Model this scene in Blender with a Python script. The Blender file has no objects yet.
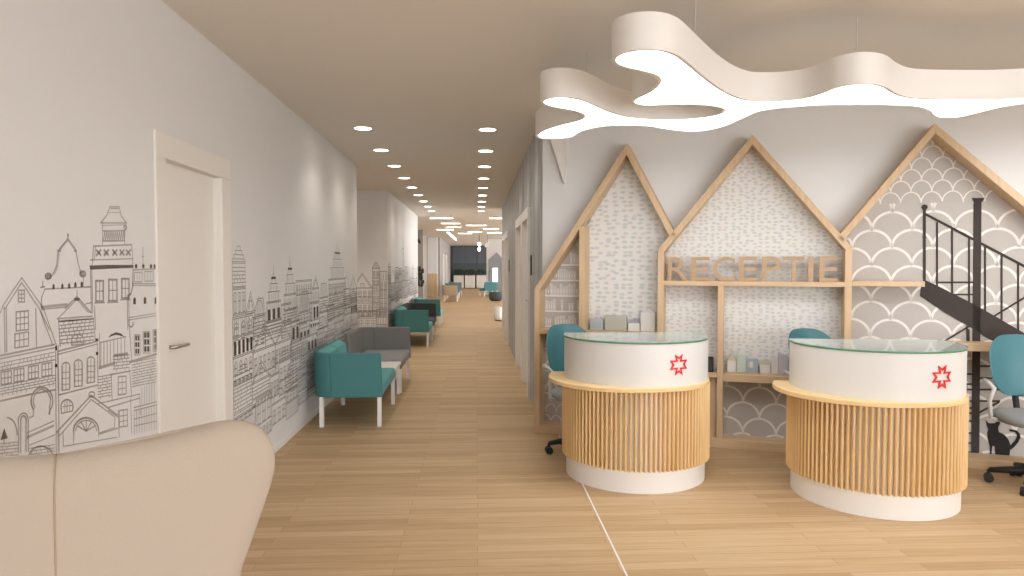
import bpy, bmesh, math, random
from math import sin, cos, pi, radians, sqrt, atan2
from mathutils import Vector, Matrix

S = bpy.context.scene
COL = S.collection

# ---------------------------------------------------------------- camera, world, exposure
cam_data = bpy.data.cameras.new('camera'); cam = bpy.data.objects.new('camera', cam_data); COL.objects.link(cam)
cam.location = (0, 0, 1.55)
cam.rotation_euler = (radians(90 - 1.845), 0, radians(-2.93))
cam_data.sensor_width = 36; cam_data.lens = 36 * 683 / 1024; cam_data.clip_start = .02; cam_data.clip_end = 200
S.camera = cam
world = bpy.data.worlds.new('world'); S.world = world; world.use_nodes = True
bg = world.node_tree.nodes['Background']; bg.inputs[0].default_value = (.95, .985, 1.03, 1); bg.inputs[1].default_value = 3.6
S.view_settings.view_transform = 'Standard'; S.view_settings.look = 'None'
S.view_settings.exposure = 0.78; S.view_settings.gamma = 1; S.view_settings.use_curve_mapping = False
SPOT_W = 9.6; PENDANT_E = 5.8; DISC_E = 9; BAR_E = 4.5

# ---------------------------------------------------------------- materials
def lin(h):
    h = h.lstrip('#'); v = [int(h[i:i+2], 16) / 255 for i in (0, 2, 4)]
    return tuple(c / 12.92 if c <= .04045 else ((c + .055) / 1.055) ** 2.4 for c in v) + (1,)
def mat(name, h, rough=.6, metal=0, noise=0, nscale=30, bump=0, emit=None, es=0, coat=0):
    m = bpy.data.materials.new(name); m.use_nodes = True; N = m.node_tree.nodes; Lk = m.node_tree.links
    b = N['Principled BSDF']; c = lin(h); b.inputs['Base Color'].default_value = c
    b.inputs['Roughness'].default_value = rough; b.inputs['Metallic'].default_value = metal
    if coat: b.inputs['Coat Weight'].default_value = coat
    if noise or bump:
        tc = N.new('ShaderNodeTexCoord'); n = N.new('ShaderNodeTexNoise'); n.inputs['Scale'].default_value = nscale; n.inputs['Detail'].default_value = 4
        Lk.new(tc.outputs['Object'], n.inputs['Vector'])
        if noise:
            r = N.new('ShaderNodeMapRange'); r.inputs[3].default_value = 1 - noise; r.inputs[4].default_value = 1 + noise
            Lk.new(n.outputs[0], r.inputs[0])
            mx = N.new('ShaderNodeVectorMath'); mx.operation = 'SCALE'; mx.inputs[0].default_value = c[:3]
            Lk.new(r.outputs[0], mx.inputs['Scale']); Lk.new(mx.outputs[0], b.inputs['Base Color'])
        if bump:
            bp = N.new('ShaderNodeBump'); bp.inputs['Strength'].default_value = bump; bp.inputs['Distance'].default_value = .002
            Lk.new(n.outputs[0], bp.inputs['Height']); Lk.new(bp.outputs[0], b.inputs['Normal'])
    if emit:
        b.inputs['Emission Color'].default_value = lin(emit); b.inputs['Emission Strength'].default_value = es
    return m
def wood(name, h1, h2, axis='Z', rough=.5, stretch=14):
    m = bpy.data.materials.new(name); m.use_nodes = True; N = m.node_tree.nodes; Lk = m.node_tree.links; b = N['Principled BSDF']
    tc = N.new('ShaderNodeTexCoord'); mp = N.new('ShaderNodeMapping'); s = [stretch * 2] * 3; s['XYZ'.index(axis)] = 1.5
    mp.inputs['Scale'].default_value = s; n = N.new('ShaderNodeTexNoise'); n.inputs['Scale'].default_value = 1.4; n.inputs['Detail'].default_value = 6; n.inputs['Distortion'].default_value = .6
    r = N.new('ShaderNodeValToRGB'); r.color_ramp.elements[0].color = lin(h1); r.color_ramp.elements[0].position = .3; r.color_ramp.elements[1].color = lin(h2); r.color_ramp.elements[1].position = .7
    Lk.new(tc.outputs['Object'], mp.inputs[0]); Lk.new(mp.outputs[0], n.inputs['Vector']); Lk.new(n.outputs[0], r.inputs[0]); Lk.new(r.outputs[0], b.inputs['Base Color'])
    b.inputs['Roughness'].default_value = rough
    return m
def floor_mat():
    m = bpy.data.materials.new('oak_planks'); m.use_nodes = True; N = m.node_tree.nodes; Lk = m.node_tree.links; b = N['Principled BSDF']
    tc = N.new('ShaderNodeTexCoord')
    br = N.new('ShaderNodeTexBrick'); br.offset = .37; br.inputs['Scale'].default_value = 1; br.inputs['Brick Width'].default_value = 1.15; br.inputs['Row Height'].default_value = .085
    br.inputs['Mortar Size'].default_value = .0018; br.inputs['Mortar Smooth'].default_value = .3
    br.inputs['Color1'].default_value = (0, 0, 0, 1); br.inputs['Color2'].default_value = (1, 1, 1, 1); br.inputs['Mortar'].default_value = (.5, .5, .5, 1); br.inputs['Bias'].default_value = 0
    Lk.new(tc.outputs['Object'], br.inputs['Vector'])
    mp = N.new('ShaderNodeMapping'); mp.inputs['Scale'].default_value = (1.1, 26, 1); n = N.new('ShaderNodeTexNoise'); n.inputs['Scale'].default_value = 1.6; n.inputs['Detail'].default_value = 6; n.inputs['Distortion'].default_value = .5
    Lk.new(tc.outputs['Object'], mp.inputs[0]); Lk.new(mp.outputs[0], n.inputs['Vector'])
    a = N.new('ShaderNodeMath'); a.operation = 'MULTIPLY_ADD'; a.inputs[1].default_value = .36; Lk.new(br.outputs['Color'], a.inputs[0])
    k = N.new('ShaderNodeMath'); k.operation = 'MULTIPLY'; k.inputs[1].default_value = .7; Lk.new(n.outputs[0], k.inputs[0]); Lk.new(k.outputs[0], a.inputs[2])
    r = N.new('ShaderNodeValToRGB'); e = r.color_ramp.elements; e[0].position = .12; e[0].color = lin(FLOOR_C[0]); e[1].position = .85; e[1].color = lin(FLOOR_C[2]); x = e.new(.5); x.color = lin(FLOOR_C[1])
    Lk.new(a.outputs[0], r.inputs[0])
    mx = N.new('ShaderNodeMix'); mx.data_type = 'RGBA'; mx.inputs['B'].default_value = lin('#8a6844'); Lk.new(r.outputs[0], mx.inputs['A'])
    g = N.new('ShaderNodeMath'); g.operation = 'MULTIPLY'; g.inputs[1].default_value = .55; Lk.new(br.outputs['Fac'], g.inputs[0]); Lk.new(g.outputs[0], mx.inputs['Factor'])
    Lk.new(mx.outputs['Result'], b.inputs['Base Color']); b.inputs['Roughness'].default_value = .5; b.inputs['Specular IOR Level'].default_value = .18
    return m
FLOOR_C = ('#a98c68', '#c0a27c', '#d0b692')
def stripe_mat(name, h1, h2, scale):          # soft vertical panel stripes running along world Y
    m = bpy.data.materials.new(name); m.use_nodes = True; N = m.node_tree.nodes; Lk = m.node_tree.links; b = N['Principled BSDF']
    tc = N.new('ShaderNodeTexCoord'); w = N.new('ShaderNodeTexWave'); w.bands_direction = 'Y'; w.inputs['Scale'].default_value = scale; w.inputs['Distortion'].default_value = 0
    r = N.new('ShaderNodeValToRGB'); r.color_ramp.elements[0].color = lin(h1); r.color_ramp.elements[1].color = lin(h2); r.color_ramp.elements[0].position = .25; r.color_ramp.elements[1].position = .75
    Lk.new(tc.outputs['Object'], w.inputs['Vector']); Lk.new(w.outputs['Fac'], r.inputs[0]); Lk.new(r.outputs[0], b.inputs['Base Color']); b.inputs['Roughness'].default_value = .7
    return m
def dash_mat(name, sx, sz, rad, base):         # pale wallpaper sprinkled with rows of small pastel dashes
    m = bpy.data.materials.new(name); m.use_nodes = True; N = m.node_tree.nodes; Lk = m.node_tree.links; b = N['Principled BSDF']
    tc = N.new('ShaderNodeTexCoord'); sx_ = N.new('ShaderNodeSeparateXYZ'); cx_ = N.new('ShaderNodeCombineXYZ'); Lk.new(tc.outputs['Object'], sx_.inputs[0])
    for k, (i, sc) in enumerate(((0, sx), (2, sz))):
        q = N.new('ShaderNodeMath'); q.operation = 'MULTIPLY'; q.inputs[1].default_value = sc; Lk.new(sx_.outputs[i], q.inputs[0]); Lk.new(q.outputs[0], cx_.inputs[k])
    v = N.new('ShaderNodeTexVoronoi'); v.voronoi_dimensions = '2D'; v.inputs['Scale'].default_value = 1; v.inputs['Randomness'].default_value = .6
    Lk.new(cx_.outputs[0], v.inputs['Vector'])
    st = N.new('ShaderNodeMapRange'); st.inputs[1].default_value = rad; st.inputs[2].default_value = rad + .12; st.inputs[3].default_value = 1; st.inputs[4].default_value = 0
    Lk.new(v.outputs['Distance'], st.inputs[0])
    r = N.new('ShaderNodeValToRGB'); r.color_ramp.interpolation = 'CONSTANT'; e = r.color_ramp.elements; e[0].color = lin('#cbccc9'); e[1].position = .35; e[1].color = lin('#cfcbc3')
    for p, c in ((.6, '#c2cbc9'), (.75, '#cbc9cc'), (.9, '#d3cfc9')): x = e.new(p); x.color = lin(c)
    sp = N.new('ShaderNodeSeparateColor'); Lk.new(v.outputs['Color'], sp.inputs[0]); Lk.new(sp.outputs[0], r.inputs[0])
    mx = N.new('ShaderNodeMix'); mx.data_type = 'RGBA'; mx.inputs['A'].default_value = lin(base); Lk.new(r.outputs[0], mx.inputs['B']); Lk.new(st.outputs[0], mx.inputs['Factor'])
    Lk.new(mx.outputs['Result'], b.inputs['Base Color']); b.inputs['Roughness'].default_value = .7
    return m
def glass_mat(name, h, rough=.02, milk=.4):
    m = bpy.data.materials.new(name); m.use_nodes = True; N = m.node_tree.nodes; Lk = m.node_tree.links
    for n in list(N):
        if n.type == 'BSDF_PRINCIPLED': N.remove(n)
    out = [n for n in N if n.type == 'OUTPUT_MATERIAL'][0]
    t = N.new('ShaderNodeBsdfTransparent'); t.inputs[0].default_value = lin(h); g = N.new('ShaderNodeBsdfGlossy'); g.inputs['Roughness'].default_value = rough
    f = N.new('ShaderNodeFresnel'); f.inputs[0].default_value = 1.15; mx = N.new('ShaderNodeMixShader'); df = N.new('ShaderNodeBsdfDiffuse'); df.inputs[0].default_value = lin('#eef5f0'); m2 = N.new('ShaderNodeMixShader'); m2.inputs[0].default_value = milk; Lk.new(t.outputs[0], m2.inputs[1]); Lk.new(df.outputs[0], m2.inputs[2])
    Lk.new(f.outputs[0], mx.inputs[0]); Lk.new(m2.outputs[0], mx.inputs[1]); Lk.new(g.outputs[0], mx.inputs[2]); Lk.new(mx.outputs[0], out.inputs[0])
    return m

M = {}
M['wall'] = mat('wall_paint', '#e4e3e2', .75, noise=.012, nscale=6)
M['ceil'] = mat('ceiling_paint', '#e6e0d8', .85)
M['grey_wall'] = stripe_mat('grey_wall_panels', '#adaeb0', '#bdbdbf', .55)
M['taupe'] = mat('taupe_wall', '#a79f98', .75)
M['floor'] = floor_mat()
M['frame'] = mat('bright_white_lacquer', '#f6f4f2', .45); M['book'] = mat('drawn_book_grey', '#d2cdc9', .75); M['band'] = mat('counter_white', '#dbd9d6', .4); M['white'] = mat('white_lacquer', '#efebe6', .4)
M['doorw'] = mat('white_door', '#ece7e0', .5)
M['oak'] = wood('oak_frame', '#c8a983', '#d6ba98', 'Z'); M['oakx'] = wood('oak_shelf', '#c8a983', '#d6ba98', 'X')
M['slat'] = wood('honey_slats', '#dfb87c', '#e9c896', 'Z', .45, 8)
M['ledge'] = wood('honey_ledge', '#e4c188', '#ecd09e', 'X', .4, 8)
M['letter'] = wood('letter_oak', '#b0906f', '#c0a283', 'X')
M['red'] = mat('red_emblem', '#d8231f', .45)
M['glass'] = glass_mat('counter_glass', '#f4fbf7'); M['glass_edge'] = mat('green_glass_edge', '#558c6c', .15)
M['teal'] = mat('teal_fabric', '#4b8385', .85, noise=.06, nscale=300, bump=.3)
M['teal_l'] = mat('teal_light_fabric', '#62a5a6', .85, noise=.06, nscale=300, bump=.3)
M['teal_chair'] = mat('teal_plastic', '#3f757e', .45)
M['greyf'] = mat('grey_fabric', '#7f7f7e', .9, noise=.06, nscale=300, bump=.3); M['greyf_l'] = mat('grey_seat_fabric', '#8f9090', .9, noise=.06, nscale=300)
M['char'] = mat('charcoal_fabric', '#4a5152', .9, noise=.05, nscale=300)
M['cream'] = mat('cream_fabric', '#b9ab9b', .9, noise=.03, nscale=420, bump=.35); M['seam'] = mat('cream_seam', '#aa9781', .9)
M['beige'] = mat('beige_fabric', '#b59d80', .9)
M['black'] = mat('black_plastic', '#1b1a1a', .5); M['chrome'] = mat('brushed_metal', '#b9b6b0', .3, 1); M['silver'] = mat('light_grey_plastic', '#c9c9c8', .4)
M['ink'] = mat('mural_ink', '#b6b0ab', .9); M['ink_dark'] = mat('mural_dark_ink', '#69635f', .9); M['ink_far'] = mat('mural_fine_ink', '#a5a09c', .9)
M['sil'] = mat('silhouette_black', '#3b3330', .8); M['cat'] = mat('cat_black', '#1c1817', .8)
M['dash'] = dash_mat('half_moon_wallpaper', 13, 24, .25, '#e2dfdb'); M['dash_s'] = dash_mat('speckled_wallpaper', 18, 34, .25, '#e2dfdb')
M['scale_bg'] = mat('grey_scale_wallpaper', '#b9b3ad', .75, noise=.07, nscale=5); M['scale_ln'] = mat('white_scale_line', '#e9e4de', .75)
M['panel_oak'] = wood('oak_panel', '#bfa080', '#cdb08f', 'Z')
M['lens'] = mat('downlight_lens', '#ffffff', .5, emit='#fff1dd', es=DISC_E); M['lens_bar'] = mat('light_bar_lens', '#ffffff', .5, emit='#fff3e2', es=BAR_E)
M['diff'] = mat('pendant_diffuser', '#ffffff', .5, emit='#fbfcff', es=PENDANT_E)
M['win'] = mat('dark_window_glass', '#565f68', .25); M['mull'] = mat('dark_mullion', '#5a5f63', .5); M['blind'] = mat('slate_blind', '#6c757d', .7)
M['leaf'] = mat('dark_leaf', '#2f3d2c', .7, noise=.25, nscale=40); M['pot'] = mat('dark_pot', '#3a3a3a', .6)
M['screen'] = mat('lit_screen', '#ffffff', .5, emit='#ffffff', es=1.4)
M['house_grey'] = mat('grey_house_panel', '#9b9ba0', .8); M['yellow'] = mat('yellow_cushion', '#d8c26a', .9)

# ---------------------------------------------------------------- mesh builder
class MB:
    def __init__(s): s.v = []; s.f = []; s.sm = []
    def add(s, vs, fs, smooth=False):
        o = len(s.v); s.v += [tuple(v) for v in vs]; s.f += [tuple(i + o for i in f) for f in fs]; s.sm += [smooth] * len(fs); return s
    def box(s, x0, y0, z0, x1, y1, z1):
        return s.add([(x0,y0,z0),(x1,y0,z0),(x1,y1,z0),(x0,y1,z0),(x0,y0,z1),(x1,y0,z1),(x1,y1,z1),(x0,y1,z1)],
                     [(0,3,2,1),(4,5,6,7),(0,1,5,4),(1,2,6,5),(2,3,7,6),(3,0,4,7)])
    def prism(s, poly, a, b, ax='z', smooth=False, caps=True):
        n = len(poly)
        def P(p, t): return (p[0], p[1], t) if ax == 'z' else ((p[0], t, p[1]) if ax == 'y' else (t, p[0], p[1]))
        vs = [P(p, a) for p in poly] + [P(p, b) for p in poly]
        s.add(vs, [(i, (i+1) % n, n + (i+1) % n, n + i) for i in range(n)], smooth)
        if caps: s.add(vs, [tuple(range(n-1, -1, -1)), tuple(range(n, 2*n))])
        return s
    def tube(s, pts, r, n=8, caps=True):
        pts = [Vector(p) for p in pts]; rings = []; ref = None
        rr = r if isinstance(r, (list, tuple)) else [r] * len(pts)
        for i, p in enumerate(pts):
            t = (pts[min(i+1, len(pts)-1)] - pts[max(i-1, 0)]).normalized()
            if ref is None: ref = Vector((0,0,1)) if abs(t.z) < .9 else Vector((1,0,0))
            a = t.cross(ref).normalized(); b = a.cross(t).normalized(); ref = b
            rings.append([p + (a*cos(2*pi*k/n) + b*sin(2*pi*k/n)) * rr[i] for k in range(n)])
        return s.loft(rings, caps)
    def loft(s, rings, caps=True, smooth=True):
        n = len(rings[0]); vs = [v for r in rings for v in r]; fs = []
        for i in range(len(rings)-1):
            for k in range(n): fs.append((i*n+k, i*n+(k+1) % n, (i+1)*n+(k+1) % n, (i+1)*n+k))
        s.add(vs, fs, smooth)
        if caps: s.add(vs, [tuple(range(n-1,-1,-1)), tuple(range((len(rings)-1)*n, len(rings)*n))], smooth and False)
        return s
    def lathe(s, prof, c=(0,0,0), n=32, smooth=True):
        return s.loft([[(c[0]+r*cos(2*pi*k/n), c[1]+r*sin(2*pi*k/n), c[2]+z) for k in range(n)] for r, z in prof], True, smooth)
    def ball(s, c, r, n=12, sq=1):
        return s.lathe([(max(r*sin(pi*i/8), 1e-4), -r*sq*cos(pi*i/8)) for i in range(9)], c, n)
    def build(s, name, m, parent=None, loc=None, rotz=None, bevel=0, seg=2, sub=0):
        me = bpy.data.meshes.new(name); me.from_pydata(s.v, [], s.f); me.materials.append(m)
        me.polygons.foreach_set('use_smooth', s.sm)
        bm = bmesh.new(); bm.from_mesh(me); bmesh.ops.remove_doubles(bm, verts=bm.verts, dist=1e-5); bmesh.ops.recalc_face_normals(bm, faces=bm.faces); bm.to_mesh(me); bm.free()
        o = bpy.data.objects.new(name, me); COL.objects.link(o)
        if parent: o.parent = parent
        if loc: o.location = loc
        if rotz is not None: o.rotation_euler = (0, 0, rotz)
        if sub:
            q = o.modifiers.new('subdivision', 'SUBSURF'); q.levels = sub; q.render_levels = sub
            for p in me.polygons: p.use_smooth = True
        if bevel:
            q = o.modifiers.new('bevel', 'BEVEL'); q.width = bevel; q.segments = seg; q.limit_method = 'ANGLE'; q.angle_limit = radians(40); q.harden_normals = False
        return o
def tag(o, label, cat, group=None, kind=None):
    o['label'] = label; o['category'] = cat
    if group: o['group'] = group
    if kind: o['kind'] = kind
    return o
def empty(name, loc, rotz=0):
    o = bpy.data.objects.new(name, None); o.empty_display_size = .1; COL.objects.link(o); o.location = loc; o.rotation_euler = (0,0,rotz); return o
def struct(o, label=None, cat=None):
    o['kind'] = 'structure'
    if label: o['label'] = label
    if cat: o['category'] = cat
    return o
def copy_tree(o, parent=None):
    c = o.copy(); COL.objects.link(c)
    if parent: c.parent = parent
    for ch in list(o.children): copy_tree(ch, c)
    return c
ORD = ['nearest', 'second nearest', 'third nearest', 'fourth nearest', 'fifth nearest', 'sixth nearest', 'seventh nearest', 'eighth nearest', 'farthest']
H = 2.97
XL = -1.685
XR = .62
PHI = -radians(21.5)
ORG = Vector((.5258, 6.2772, 0))
def wp(s, y, z=0):                              # a point of the angled reception wall: along it, into it, up
    return (ORG.x + s*cos(-PHI) + y*sin(-PHI), ORG.y - s*sin(-PHI) + y*cos(-PHI), z)
# ---------------------------------------------------------------- drawn shapes, in metres on their walls
STAIR_POLYS=[[(3.173, 1.382), (3.194, 1.442), (3.306, 1.383), (3.538, 1.252), (3.703, 1.147), (3.875, 1.035), (4.108, 0.89), (4.111, 0.746), (3.878, 0.889), (3.7, 0.952), (3.619, 0.996), (3.541, 1.056), (3.344, 1.178), (3.168, 1.31)], [(3.523, 2.057), (3.575, 2.055), (3.597, 0.041), (3.543, 0.036)], [(3.508, 2.081), (3.596, 2.078), (3.579, 2.048), (3.525, 2.049)]]
STAIR_LINES=[((3.186, 2.012), (3.196, 1.43), 0.0203), ((3.192, 1.964), (4.097, 1.406), 0.0187), ((3.276, 1.899), (3.285, 1.375), 0.0133), ((3.38, 1.841), (3.39, 1.329), 0.0133), ((3.497, 1.769), (3.506, 1.268), 0.0133), ((3.605, 1.706), (3.615, 1.199), 0.0133), ((3.716, 1.635), (3.726, 1.132), 0.0133), ((3.825, 1.573), (3.836, 1.049), 0.0133), ((3.93, 1.504), (3.941, 0.983), 0.0133), ((4.033, 1.444), (4.044, 0.926), 0.0133), ((3.278, 1.42), (3.544, 1.423), 0.0125), ((3.396, 1.325), (3.546, 1.327), 0.0125), ((3.676, 1.161), (3.971, 1.382), 0.0133), ((3.345, 0.955), (3.513, 1.079), 0.0133), ((3.496, 1.078), (3.499, 0.944), 0.0125), ((3.508, 1.055), (3.51, 0.953), 0.0125), ((3.576, 0.766), (3.683, 0.771), 0.014), ((3.578, 0.672), (3.698, 0.678), 0.014), ((3.506, 0.577), (3.864, 0.598), 0.014), ((3.507, 0.486), (3.728, 0.5), 0.014), ((3.476, 0.698), (3.537, 0.701), 0.014), ((3.478, 0.619), (3.539, 0.622), 0.014), ((3.481, 0.429), (3.542, 0.433), 0.014), ((3.482, 0.389), (3.543, 0.393), 0.014), ((3.483, 0.325), (3.544, 0.33), 0.014), ((3.485, 0.23), (3.546, 0.235), 0.014), ((3.486, 0.15), (3.547, 0.156), 0.014), ((3.488, 0.055), (3.549, 0.06), 0.014), ((3.577, 0.391), (3.722, 0.492), 0.014)]
STAIR_BALLS=[((3.187, 2.018), 0.022), ((3.19, 1.781), 0.013), ((3.191, 1.709), 0.011), ((3.189, 1.845), 0.01)]
CAT=[(3.635, 0.325), (3.654, 0.303), (3.671, 0.302), (3.696, 0.305), (3.73, 0.333), (3.73, 0.303), (3.719, 0.272), (3.725, 0.237), (3.745, 0.229), (3.766, 0.214), (3.784, 0.191), (3.795, 0.169), (3.802, 0.142), (3.801, 0.092), (3.797, 0.055), (3.739, 0.049), (3.707, 0.05), (3.702, 0.084), (3.7, 0.116), (3.69, 0.127), (3.683, 0.119), (3.68, 0.082), (3.679, 0.053), (3.659, 0.048), (3.669, 0.064), (3.668, 0.114), (3.657, 0.154), (3.65, 0.19), (3.649, 0.227), (3.656, 0.251), (3.644, 0.278)]
CAT_TAIL=[(3.799, 0.115), (3.823, 0.143), (3.843, 0.173), (3.855, 0.207), (3.853, 0.231), (3.838, 0.249), (3.817, 0.255), (3.799, 0.255)]
BARS=[(-1.3, -0.65, 19.01), (-1.11, -0.52, 21.29), (-1.05, -0.54, 23.38), (-1.47, -0.84, 25.01), (-0.36, 0.31, 22.3), (0.21, 0.78, 24.26), (-0.36, 0.19, 26.42), (-0.77, -0.2, 27.83), (0.4, 0.99, 27.18), (0.33, 0.71, 18.94)]
DIAG=[[-1.14, 26.87], [-1.06, 34.59]]
LETTERS=[('R', 1.202, 1.372), ('E', 1.397, 1.552), ('C', 1.58, 1.759), ('E', 1.791, 1.934), ('P', 1.974, 2.122), ('T', 2.142, 2.298), ('I', 2.329, 2.367), ('E', 2.412, 2.553)]  # z (1.878, 1.634) (1.88, 1.428)
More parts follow.
